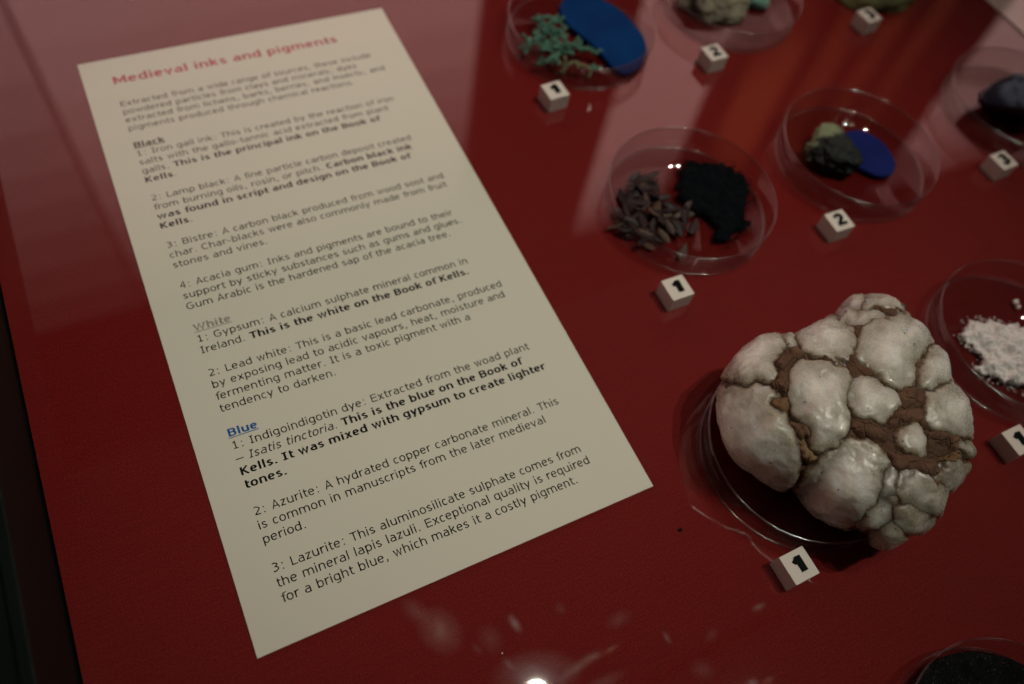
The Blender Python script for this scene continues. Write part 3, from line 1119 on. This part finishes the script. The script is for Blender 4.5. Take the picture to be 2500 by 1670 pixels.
# dark blue stone at the right edge
m = Mat('lapis_stone')
v = m.coords()
c = m.mix(m.noise(120, 5, .6, v), (0.002, 0.003, 0.010), (0.006, 0.009, 0.030))
vein_and_sheen = m.ramp(m.noise(55, 4, .6, v), [(0.40, (0, 0, 0)), (0.50, (1, 1, 1))])
sx = m.n('ShaderNodeSeparateXYZ')
m.l(v, sx.inputs[0])
c = m.mix(m.math('MULTIPLY', vein_and_sheen, m.ramp(m.math('MULTIPLY', sx.outputs['Z'], 60), [(0.80, (0, 0, 0)), (0.98, (1, 1, 1))])), c, (0.11, 0.14, 0.20))  # pale top: mineral vein plus mirrored window light painted into the colour
m.color(c).set(Roughness=0.3).bump(m.noise(300, 4, .6, v), 0.0008, .7).coat(0.5, 1.6, 0.12)
o = lump('lapis_stone', (0.4640, 0.1120, FLOOR), (0.0235, 0.0165, 0.0125), m.m, 4.7, 0.12, 1.2, 5, 0.9, rz=-0.5, flat=0.8)
tag(o, 'dark navy stone with a pale grey blue top at the right edge', 'stone')

# white powder
WHITEP = mineral('white_powder', [(0.3, (0.82, 0.80, 0.76)), (0.7, (0.92, 0.90, 0.86))], 300, 0.95, 0.0005, 1500)
o = powder('white_powder', flat(2200, 620, 2.96, [(455, 590), (500, 500), (600, 485), (690, 490), (780, 520), (880, 545), (1050, 600), (1150, 760), (1080, 930), (940, 960), (830, 965), (740, 910), (620, 880), (545, 820), (600, 740), (540, 680), (480, 640)], 0.003), 0.0052, WHITEP, seed=5.0, grains=150, gsize=0.00045, rough=0.30, width=0.009, nscale=430, edge=0.003, step=0.0004)
tag(o, 'crumbly heap of white powder at the right edge', 'white powder')
for (px, py), r, lab in [((825, 350), 0.0013, 'round white crumb lying behind the white powder'), ((845, 385), 0.0010, 'flat white crumb just in front of the round one')]:
    q = flat(2200, 620, 2.96, [(px, py)], 0.002)[0]
    tag(lump('crumb', (q[0], q[1], FLOOR), (r * 1.2, r, r), WHITEP, px * .01, 0.25, 1.5, 2), lab, 'crumb')

# black powder filling the near dish
m = Mat('black_glitter')
v = m.coords()
sp = m.n('ShaderNodeTexVoronoi', feature='F1')
sp.inputs['Scale'].default_value = 1500
m.l(v, sp.inputs['Vector'])
glint = m.ramp(sp.outputs['Color'], [(0.78, (0, 0, 0)), (0.90, (1, 1, 1))])
m.color(m.mix(m.noise(200, 5, .6, v), (0.005, 0.006, 0.005), (0.016, 0.018, 0.016)))
m.l(m.ramp(glint, [(0, (.8, .8, .8)), (1, (.10, .10, .10))]), m.b.inputs['Roughness'])
m.l(m.ramp(glint, [(0, (.05, .05, .05)), (1, (1, 1, 1))]), m.b.inputs['Specular IOR Level'])
m.bump(m.math('ADD', m.noise(1300, 4, .7, v), sp.outputs['Distance']), 0.0007, 1.0)
bx, by = DISHES['black'][:2]
o = powder('black_powder', [(bx + .0384 * math.cos(a * math.pi / 24), by + .0384 * math.sin(a * math.pi / 24)) for a in range(48)], 0.0040, m.m, step=0.0006, edge=0.0, width=0.002, rough=0.10, grains=0, seed=7.0, nscale=300)
tag(o, 'glittering black powder filling the dish in the bottom right corner', 'black powder')

# ------------------------------------------------------------------ the large white rock
K = (1700, 680, 2.1775)
OUT = crop(*K, [(870, 80), (1000, 80), (1075, 105), (1110, 150), (1125, 210), (1200, 245), (1238, 300), (1290, 370), (1330, 430), (1360, 510), (1390, 590), (1440, 720), (1465, 810), (1480, 880), (1470, 980), (1400, 1080), (1330, 1150), (1300, 1250), (1250, 1340), (1180, 1360), (1110, 1400), (1000, 1432), (930, 1420), (850, 1370), (760, 1330), (640, 1240), (540, 1150), (400, 1110), (320, 1060), (250, 1000), (150, 870), (110, 700), (112, 620), (130, 560), (180, 465), (250, 380), (310, 325), (380, 298), (450, 285), (530, 290), (600, 265), (690, 238), (735, 190), (790, 115)])
NODS = [
    [(165, 545), (148, 520), (185, 465), (250, 380), (330, 320), (390, 300), (440, 292), (475, 320), (470, 350), (435, 400), (410, 440), (420, 480), (430, 520), (400, 545), (320, 555), (240, 562)],
    [(485, 300), (520, 285), (537, 310), (530, 345), (505, 365), (480, 335)],
    [(545, 300), (600, 270), (700, 262), (800, 258), (845, 270), (845, 330), (838, 400), (815, 432), (760, 438), (700, 425), (620, 405), (560, 385), (550, 350)],
    [(495, 500), (520, 460), (580, 435), (680, 438), (760, 450), (812, 480), (825, 540), (815, 620), (805, 700), (812, 780), (790, 850), (730, 900), (650, 925), (610, 900), (600, 850), (600, 810), (560, 770), (520, 720), (490, 650), (483, 580)],
    [(115, 610), (150, 578), (250, 575), (320, 565), (400, 575), (425, 610), (405, 660), (420, 700), (480, 720), (510, 780), (540, 850), (555, 930), (550, 1010), (520, 1080), (490, 1118), (430, 1115), (340, 1075), (260, 1012), (190, 915), (140, 835), (108, 700)],
    [(880, 240), (960, 215), (1050, 212), (1130, 225), (1200, 255), (1236, 300), (1230, 360), (1195, 400), (1170, 450), (1165, 510), (1150, 560), (1100, 590), (1050, 580), (990, 540), (950, 500), (900, 460), (860, 420), (845, 350), (860, 290)],
    [(835, 530), (880, 512), (930, 520), (980, 555), (1040, 590), (1085, 620), (1090, 660), (1060, 710), (1010, 765), (960, 760), (910, 745), (860, 740), (825, 690), (818, 610)],
    [(735, 190), (760, 150), (820, 100), (870, 80), (890, 120), (870, 170), (800, 185)],
    [(885, 110), (930, 90), (1000, 82), (1060, 100), (1105, 150), (1118, 210), (1080, 200), (1030, 150), (960, 130), (935, 160), (890, 165)],
    [(695, 235), (740, 195), (830, 175), (920, 167), (980, 185), (1010, 203), (930, 213), (870, 238), (780, 248), (710, 253)],
    [(1200, 440), (1242, 345), (1280, 380), (1330, 430), (1350, 510), (1365, 550), (1310, 560), (1250, 585), (1205, 592), (1188, 540)],
    [(1212, 620), (1260, 592), (1330, 572), (1378, 572), (1402, 640), (1432, 720), (1452, 800), (1440, 850), (1400, 838), (1330, 812), (1260, 808), (1235, 760), (1220, 700)],
    [(1075, 830), (1110, 790), (1160, 775), (1205, 795), (1225, 840), (1215, 900), (1220, 935), (1170, 935), (1110, 915), (1080, 880)],
    [(1422, 880), (1470, 858), (1480, 900), (1475, 970), (1450, 1010), (1425, 975)],
    [(1305, 1040), (1340, 980), (1400, 968), (1430, 1000), (1440, 1030), (1390, 1100), (1330, 1145), (1310, 1105)],
    [(545, 1095), (580, 1050), (650, 962), (740, 892), (820, 857), (900, 855), (960, 880), (1020, 930), (1025, 980), (990, 1040), (985, 1120), (960, 1200), (900, 1260), (840, 1300), (760, 1295), (680, 1242), (600, 1185), (550, 1145)],
    [(1065, 1090), (1100, 1040), (1150, 1022), (1210, 1050), (1260, 1090), (1308, 1110), (1322, 1160), (1290, 1220), (1240, 1238), (1180, 1208), (1110, 1180), (1060, 1140)],
    [(1070, 1225), (1130, 1205), (1180, 1228), (1230, 1252), (1267, 1300), (1240, 1345), (1180, 1352), (1100, 1335), (1060, 1290)],
    [(850, 1305), (905, 1275), (960, 1225), (1010, 1180), (1050, 1165), (1060, 1215), (1045, 1270), (1000, 1310), (930, 1330), (880, 1330)],
    [(925, 1350), (1000, 1325), (1048, 1300), (1085, 1345), (1110, 1395), (1060, 1412), (1000, 1433), (935, 1415)],
    [(1030, 1000), (1060, 1030), (1050, 1100), (1050, 1150), (1000, 1170), (985, 1180), (1000, 1120), (1005, 1050)],
]
CLODS = [
    ([(415, 440), (450, 390), (520, 372), (592, 400), (560, 430), (510, 465), (470, 482), (430, 470)], CLOD),
    ([(400, 562), (430, 512), (485, 490), (480, 560), (475, 612), (440, 592)], CLOD),
    ([(402, 665), (430, 622), (485, 615), (492, 680), (470, 722), (430, 705)], OCHRE),
    ([(515, 775), (550, 765), (595, 802), (592, 845), (560, 850), (525, 820)], CLOD),
    ([(545, 890), (580, 868), (622, 915), (638, 952), (600, 985), (560, 960)], OCHRE),
    ([(808, 412), (840, 405), (880, 450), (950, 490), (945, 522), (870, 495), (830, 470)], CLOD),
    ([(822, 742), (900, 748), (970, 768), (1025, 792), (1012, 850), (960, 858), (880, 832), (838, 800)], CLOD),
    ([(1085, 612), (1140, 577), (1200, 560), (1214, 600), (1212, 670), (1180, 690), (1110, 682), (1090, 650)], CLOD),
    ([(1075, 712), (1130, 693), (1205, 694), (1235, 750), (1235, 790), (1180, 748), (1100, 772), (1050, 775)], CLOD),
    ([(1245, 830), (1330, 815), (1400, 838), (1412, 880), (1390, 905), (1320, 880), (1260, 850)], CLOD),
    ([(1030, 930), (1080, 942), (1200, 942), (1260, 985), (1310, 1030), (1240, 1050), (1170, 1012), (1060, 1022), (1020, 990)], CLOD),
    ([(940, 138), (980, 140), (1040, 162), (1098, 208), (1060, 206), (1000, 182)], CLOD),
    ([(605, 262), (690, 240), (690, 256), (615, 272)], CLOD),
    ([(1195, 425), (1200, 455), (1180, 530), (1168, 512)], CLOD),
    ([(1250, 1062), (1308, 1052), (1308, 1108), (1272, 1092)], CLOD),
    ([(1310, 958), (1380, 935), (1412, 958), (1360, 985)], OCHRE),
    ([(682, 412), (710, 405), (738, 425), (715, 438), (690, 428)], CLOD),
    ([(830, 262), (870, 240), (878, 275), (850, 300), (835, 285)], CLOD),
]


def build_rock():
    C0 = at(1700 + 790 / 2.1775, 680 + 745 / 2.1775, 0.0265)
    Z0, TOP, BOT = 0.0245, 0.0465, 0.0032
    out = np.array(OUT)
    cpx = project([C0])[0]
    # equator of the body: where the outline meets the level of the rock's widest part
    ang_out = np.arctan2(out[:, 1] - cpx[1], out[:, 0] - cpx[0])
    rad_out = np.linalg.norm(out - cpx, axis=1)
    order = np.argsort(ang_out)
    ao, ro = ang_out[order], rad_out[order]
    ao = np.concatenate([ao - 2 * np.pi, ao, ao + 2 * np.pi])
    ro = np.concatenate([ro, ro, ro])
    target = lambda a: np.interp(a, ao, ro)
    bm = bmesh.new()
    bmesh.ops.create_icosphere(bm, subdivisions=7, radius=1.0)
    D = np.array([q.co[:] for q in bm.verts])
    F = [tuple(v.index for v in f.verts) for f in bm.faces]
    bm.free()
    # star-shaped body in world space: radius of the equator by bearing, fitted to the outline
    nb = 180
    bear = np.linspace(-np.pi, np.pi, nb, endpoint=False)
    eq = np.full(nb, 0.046)
    th = np.arctan2(D[:, 1], D[:, 0])
    hor = np.sqrt(D[:, 0] ** 2 + D[:, 1] ** 2)

    def shape(eq):
        r = np.interp(th, np.concatenate([bear, [np.pi]]), np.concatenate([eq, [eq[0]]]))
        up = D[:, 2] > 0
        h = np.where(up, hor ** 0.80, hor ** 1.0)
        z = np.where(up, Z0 + (TOP - Z0) * np.abs(D[:, 2]) ** 0.9, Z0 - (Z0 - BOT) * np.minimum(1, np.abs(D[:, 2]) * 1.25))
        return np.stack([C0[0] + r * h * np.cos(th), C0[1] + r * h * np.sin(th), z], 1)
    for it in range(14):
        P = shape(eq)
        px = project(P)
        a = np.arctan2(px[:, 1] - cpx[1], px[:, 0] - cpx[0])
        rr = np.linalg.norm(px - cpx, axis=1)
        ratio = rr / target(a)
        # furthest reach per picture angle
        bins = ((a + np.pi) / (2 * np.pi) * nb).astype(int) % nb
        reach = np.zeros(nb)
        arg = np.zeros(nb)
        for i in np.argsort(ratio):
            reach[bins[i]] = ratio[i]
            arg[bins[i]] = th[i]
        acc, wsum = np.zeros(nb), np.zeros(nb)
        for k in range(nb):
            if reach[k] <= 0:
                continue
            dd = np.angle(np.exp(1j * (bear - arg[k])))
            wgt = np.exp(-(dd / 0.05) ** 2)
            acc += wgt * (0.985 / reach[k])
            wsum += wgt
        s = np.where(wsum > 1e-3, acc / np.maximum(wsum, 1e-6), 1.0)
        eq = eq * (1 + 0.7 * (s - 1))
    P = shape(eq)
    me = bpy.data.meshes.new('tmp')
    me.from_pydata([tuple(p) for p in P], [], F)
    me.update()
    N = np.array([v.normal[:] for v in me.vertices])
    bpy.data.meshes.remove(me)
    px = project(P)
    view = CAM_C - P
    view /= np.linalg.norm(view, axis=1)[:, None]
    facing = (N * view).sum(1)
    front = facing > -0.40
    # cells
    polys = [(crop(*K, p), None) for p in NODS] + [(crop(*K, p), m) for p, m in CLODS]
    warp = np.array([[fbm(p, 190, 4, 1.0), fbm(p, 190, 4, 9.0)] for p in P]) * 9.5
    dist, half = [], []
    for k, (poly, m) in enumerate(polys):
        A = np.array(poly)
        a = np.arctan2(A[:, 1] - cpx[1], A[:, 0] - cpx[0])
        ratio = np.linalg.norm(A - cpx, axis=1) / target(a)
        A = np.where((ratio > 0.93)[:, None], cpx + (A - cpx) * 1.22, A)
        grow = (9.0 if k in (16, 17, 18, 19, 20, 13, 14) else 3.5) if m is None else 3.0
        d = np.where(front, signed_dist(px + warp, A) + grow, -1e3)
        dist.append(d)
        half.append(max(8.0, d.max()))
    # the hidden far side: rounded cells of its own
    rg = np.random.RandomState(4)
    hid = np.where(~front)[0]
    seeds = P[rg.choice(hid, 16, replace=False)]
    d2 = np.sort(np.linalg.norm(P[:, None, :] - seeds[None], axis=2), axis=1)
    hidden_d = (d2[:, 1] - d2[:, 0]) * 0.5
    n_fine = np.array([fbm(p, 330, 5, 2.0) for p in P])
    n_mid = np.array([fbm(p, 110, 4, 6.0) for p in P])
    n_rid = np.array([noise.ridged_multi_fractal(Vector(p) * 170.0, 1.0, 2.1, 4, 1.0, 2.0) for p in P]) - 1.0
    # matrix
    disp = -0.0013 - 0.0012 * np.clip((0.45 - facing) / 0.4, 0, 1) + 0.0007 * n_mid + 0.0005 * n_fine
    disp = np.where(front, disp, disp + 0.0042 * np.clip(hidden_d / 0.006, 0, 1) ** .5)
    PM = P + N * disp[:, None]
    PM[:, 2] = np.maximum(PM[:, 2], 0.0026)
    root = empty('gypsum_rock', (C0[0], C0[1], 0.0017))
    tag(root, 'large rock of rounded white crystals set in brown clay, on the dish at lower right', 'rock')
    off = np.array([C0[0], C0[1], 0.0017])
    from_data('clay_matrix', PM - off, F, CLAY, root, True)
    Fa = np.array(F)
    for k, (poly, m) in enumerate(polys):
        dk = dist[k]
        fk = Fa[(dk[Fa] > -15).all(1)]
        if len(fk) < 6:
            continue
        ids = np.unique(fk)
        remap = {int(i): j for j, i in enumerate(ids)}
        w = half[k]
        di = dk[ids]
        tp = np.clip(di / (w * (1.0 if m is None else 0.7)), 0, 1)
        size = w * 0.00017            # half width in metres, roughly
        if m is None:
            dome = 0.62 * (1 - (1 - tp) ** 2) + 0.38 * np.sqrt(np.clip(1 - (1 - tp) ** 2, 0, 1))
            u = (px[ids] - px[ids][di > 0].mean(0)) / w
            fr = np.random.RandomState(100 + k)
            for _ in range(7):
                an, slope, offs = fr.uniform(0, 6.283), fr.uniform(.25, .75), fr.uniform(.62, .98)
                f_ = offs - slope * (u[:, 0] * math.cos(an) + u[:, 1] * math.sin(an))
                g_ = np.clip(0.5 + 0.5 * (f_ - dome) / 0.10, 0, 1)
                dome = f_ * (1 - g_) + dome * g_ - 0.10 * g_ * (1 - g_)
            dome = np.maximum(dome, np.minimum(0.22, 0.02 * di))
            h = -0.0004 + min(0.0046, 0.0010 + size * 0.29) * dome
            h = h + (0.0010 * n_mid[ids] + 0.00010 * n_rid[ids] + 0.00020 * n_fine[ids]) * np.minimum(1, 0.25 + tp * 3)
        else:
            dome = 1 - (1 - tp) ** 2
            h = -0.0009 + min(0.0022, 0.0006 + size * 0.40) * dome + (0.0011 * n_mid[ids] + 0.0011 * n_fine[ids] + 0.0005 * n_rid[ids])
        h = h - 0.00017 * 0.9 * np.clip(-di, 0, None)
        Q = P[ids] + N[ids] * h[:, None]
        Q[:, 2] = np.maximum(Q[:, 2], 0.0028)
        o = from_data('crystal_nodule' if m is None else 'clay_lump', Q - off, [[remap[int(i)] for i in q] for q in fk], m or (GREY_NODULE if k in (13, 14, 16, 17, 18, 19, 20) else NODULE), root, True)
        at_ = o.data.attributes.new('edge', 'FLOAT', 'POINT')
        at_.data.foreach_set('value', np.clip(di / (14.0 + 0.62 * w), 0, 1).astype(np.float32))
    return root


build_rock()

# small things on the cloth
q = at(1660, 1294, 0)
tag(lump('crumb', (q[0], q[1], 0), (0.0009, 0.0006, 0.0005), DIGIT_MAT, 2.2, 0.3, 1.5, 2), 'tiny dark crumb on the bare cloth left of the white rock', 'crumb')
q = at(1226, 1595, 0)
tag(lump('lint', (q[0], q[1], 0), (0.00030, 0.00025, 0.0002), WHITEP, 1.2, 0.3, 1.5, 2), 'tiny white fleck on the cloth below the card', 'lint')

# lamp glow, streaks and blurred reflection painted as pale quads, plus dust flecks
sm = Mat('lid_glare_dust')
uvn = sm.n('ShaderNodeUVMap', uv_map='glare_uv')
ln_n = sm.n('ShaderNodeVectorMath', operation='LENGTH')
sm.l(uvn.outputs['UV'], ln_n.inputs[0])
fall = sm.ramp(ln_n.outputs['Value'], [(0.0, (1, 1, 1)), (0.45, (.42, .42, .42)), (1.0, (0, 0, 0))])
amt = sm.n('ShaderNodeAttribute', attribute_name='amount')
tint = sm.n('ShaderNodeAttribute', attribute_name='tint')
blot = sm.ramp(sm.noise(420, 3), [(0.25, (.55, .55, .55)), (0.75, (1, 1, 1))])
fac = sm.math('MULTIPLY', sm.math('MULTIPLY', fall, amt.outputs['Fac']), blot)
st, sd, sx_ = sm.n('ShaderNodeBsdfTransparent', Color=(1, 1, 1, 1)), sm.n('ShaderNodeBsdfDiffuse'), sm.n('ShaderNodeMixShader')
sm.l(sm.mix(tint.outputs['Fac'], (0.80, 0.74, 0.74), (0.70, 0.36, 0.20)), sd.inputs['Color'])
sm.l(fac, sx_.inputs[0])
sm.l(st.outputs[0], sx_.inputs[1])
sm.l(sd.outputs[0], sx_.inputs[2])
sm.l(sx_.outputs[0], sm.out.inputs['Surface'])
GLARE_DUST = [  # two ends on the photo, width in photo pixels, strength, warmth
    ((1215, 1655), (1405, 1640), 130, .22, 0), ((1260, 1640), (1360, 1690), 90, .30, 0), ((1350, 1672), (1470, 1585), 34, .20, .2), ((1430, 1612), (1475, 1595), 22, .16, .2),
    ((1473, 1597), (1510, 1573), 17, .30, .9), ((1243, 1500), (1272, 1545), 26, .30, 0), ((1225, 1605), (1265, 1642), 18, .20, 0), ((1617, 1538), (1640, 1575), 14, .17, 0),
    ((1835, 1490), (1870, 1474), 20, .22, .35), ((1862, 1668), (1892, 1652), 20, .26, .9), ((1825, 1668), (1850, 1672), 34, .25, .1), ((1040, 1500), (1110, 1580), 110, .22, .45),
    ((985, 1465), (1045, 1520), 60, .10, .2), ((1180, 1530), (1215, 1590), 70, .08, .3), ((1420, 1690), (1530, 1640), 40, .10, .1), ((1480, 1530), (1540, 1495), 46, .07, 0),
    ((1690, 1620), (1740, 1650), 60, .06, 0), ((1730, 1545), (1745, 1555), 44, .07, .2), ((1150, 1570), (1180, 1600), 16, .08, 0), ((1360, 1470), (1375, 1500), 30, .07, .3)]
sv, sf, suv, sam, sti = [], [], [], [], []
for i, (p, q, wpx, am, ti) in enumerate(GLARE_DUST):
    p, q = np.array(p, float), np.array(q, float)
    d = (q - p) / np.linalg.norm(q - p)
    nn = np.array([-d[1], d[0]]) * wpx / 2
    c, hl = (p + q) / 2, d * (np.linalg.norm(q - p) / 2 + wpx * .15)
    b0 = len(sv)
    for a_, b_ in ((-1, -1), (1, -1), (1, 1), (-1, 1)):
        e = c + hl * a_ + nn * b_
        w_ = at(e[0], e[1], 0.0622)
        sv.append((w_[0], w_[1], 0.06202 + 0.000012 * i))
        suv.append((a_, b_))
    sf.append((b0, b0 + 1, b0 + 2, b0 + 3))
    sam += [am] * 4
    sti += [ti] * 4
so = kind(from_data('painted_glare_dust', sv, sf, sm.m), 'stuff')
uvl = so.data.uv_layers.new(name='glare_uv')
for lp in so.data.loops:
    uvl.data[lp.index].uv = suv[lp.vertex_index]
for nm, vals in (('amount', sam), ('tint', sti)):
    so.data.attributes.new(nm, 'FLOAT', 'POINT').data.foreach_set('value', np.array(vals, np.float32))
m = Mat('clear_lid')
tr = m.n('ShaderNodeBsdfTransparent', Color=(1, 1, 1, 1))
m.l(tr.outputs[0], m.out.inputs['Surface'])
case_part('glass_lid', (-0.0655, 0.75, -0.22, 0.66, 0.0580, 0.0620), m.m)

# ------------------------------------------------------------------ the hall that the lid reflection coat mirrors
WALL = mineral('dark_wall', [(0.3, (0.006, 0.0035, 0.003)), (0.7, (0.012, 0.007, 0.005))], 3, 0.8, 0.002, 30)
FLOOR_M = mineral('dark_floor', [(0.3, (0.03, 0.02, 0.015)), (0.7, (0.05, 0.035, 0.025))], 2, 0.6, 0.001, 20)
kind(box_obj('wall', (-4.5, 12.0, 3.02, 3.2, -0.9, 5.6), WALL), 'structure')
kind(box_obj('floor', (-4.5, 12.0, -4.0, 3.2, -1.0, -0.9), FLOOR_M), 'structure')
WOOD = plain('dark_wood', (0.02, 0.013, 0.01), 0.5)


def window(x0, x1, z0, z1, rows, lab):
    """A tall window: frame and, row over row, panes that glow less the higher they sit."""
    fr = 0.005
    bm = bmesh.new()
    box(bm, x0 - fr, x0, 2.94, 3.018, z0 - fr, z1 + fr)
    box(bm, x1, x1 + fr, 2.94, 3.018, z0 - fr, z1 + fr)
    box(bm, x0, x1, 2.94, 3.018, z0 - fr, z0)
    box(bm, x0, x1, 2.94, 3.018, z1, z1 + fr)
    o = from_bm('window', bm, WOOD)
    zs = [z0] + [r[0] for r in rows]
    for k, (zt, st) in enumerate(rows):  # emission steps down per row: the reflection's fade painted into the glow
        box_obj('pane', (x0, x1, 2.99, 3.012, zs[k] + (0.003 if k else 0), zt), emit('window_glass', (1.0, 0.585, 0.54), st), o)
    tag(o, lab, 'window', 'tall windows of the hall')


window(-0.318, 1.655, 0.6, 3.85, [(1.5, 1.0), (2.05, 1.0), (2.35, .92), (2.6, .82), (2.82, .70), (3.02, .58), (3.2, .46), (3.4, .35), (3.62, .24), (3.85, .14)], 'wide tall window whose pale reflection veils the top of the card')
window(-4.3, -0.33, 0.6, 3.85, [(1.9, .86), (2.2, .74), (2.45, .62), (2.7, .50), (2.9, .39), (3.1, .30), (3.35, .22), (3.6, .15), (3.85, .09)], 'dimmer tall window left of the wide one')
window(2.62, 3.42, 0.6, 4.5, [(3.0, 1.02), (3.6, 1.0), (4.0, .92), (4.2, .74), (4.35, .50), (4.5, .26)], 'narrow tall window mirrored as a pale stripe between the dishes')
window(6.15, 9.6, 1.2, 5.4, [(4.4, .85), (4.8, .7), (5.1, .5), (5.4, .28)], 'far right window mirrored in the upper right corner')

# curtain with deep folds
CURT = plain('orange_curtain', (0.42, 0.10, 0.03), 0.9)
bm = bmesh.new()
rows = []
n = 140
for j in range(13):
    z = 0.4 + j * 0.34
    row = []
    for i in range(n + 1):
        u = i / n
        x = 3.55 + 1.45 * u
        row.append(bm.verts.new((x, 2.74 + 0.11 * math.sin(u * 23 + 2.4) + 0.035 * math.sin(u * 46 + 1 + j * .04), z)))
    rows.append(row)
for j in range(12):
    for i in range(n):
        bm.faces.new((rows[j][i], rows[j][i + 1], rows[j + 1][i + 1], rows[j + 1][i]))
cur = from_bm('curtain', bm, CURT, None, True)
tag(cur, 'orange red curtain hanging in deep folds by the hall window', 'curtain')
cur.modifiers.new('thickness', 'SOLIDIFY').thickness = 0.006

# spotlights on their track
track = box_obj('lighting_track', (0.3, 1.9, -0.06, -0.02, 3.24, 3.28), FRAME_MAT)
tag(track, 'black ceiling track carrying the spotlights above the case', 'lighting track')
LENS = emit('lamp_lens', (1.0, 0.86, 0.66), 6.0)
for (loc, aim, p), lab in zip(LAMPS + [ADDED_CURTAIN_LAMP], ('black spotlight whose glint shows at the bottom of the cloth', 'black spotlight farthest right above the case', 'added spotlight in the middle of the track, deepening the rock shadow', 'added spotlight brightening the orange curtain')):
    d = (Vector(aim) - Vector(loc)).normalized()
    h = empty('spotlight', Vector(loc) - d * 0.03)
    h.rotation_euler = d.to_track_quat('-Z', 'Y').to_euler()
    bm = bmesh.new()
    bmesh.ops.create_cone(bm, cap_ends=False, segments=32, radius1=0.055, radius2=0.05, depth=0.16, matrix=Matrix.Translation((0, 0, 0.06)))
    bmesh.ops.create_circle(bm, cap_ends=True, segments=32, radius=0.05, matrix=Matrix.Translation((0, 0, 0.14)))
    from_bm('housing', bm, FRAME_MAT, h, True)
    bm = bmesh.new()
    bmesh.ops.create_circle(bm, cap_ends=True, segments=32, radius=0.045, matrix=Matrix.Translation((0, 0, 0.0)))
    from_bm('lens', bm, LENS, h)
    tag(h, lab, 'spotlight', 'spotlights above the case')
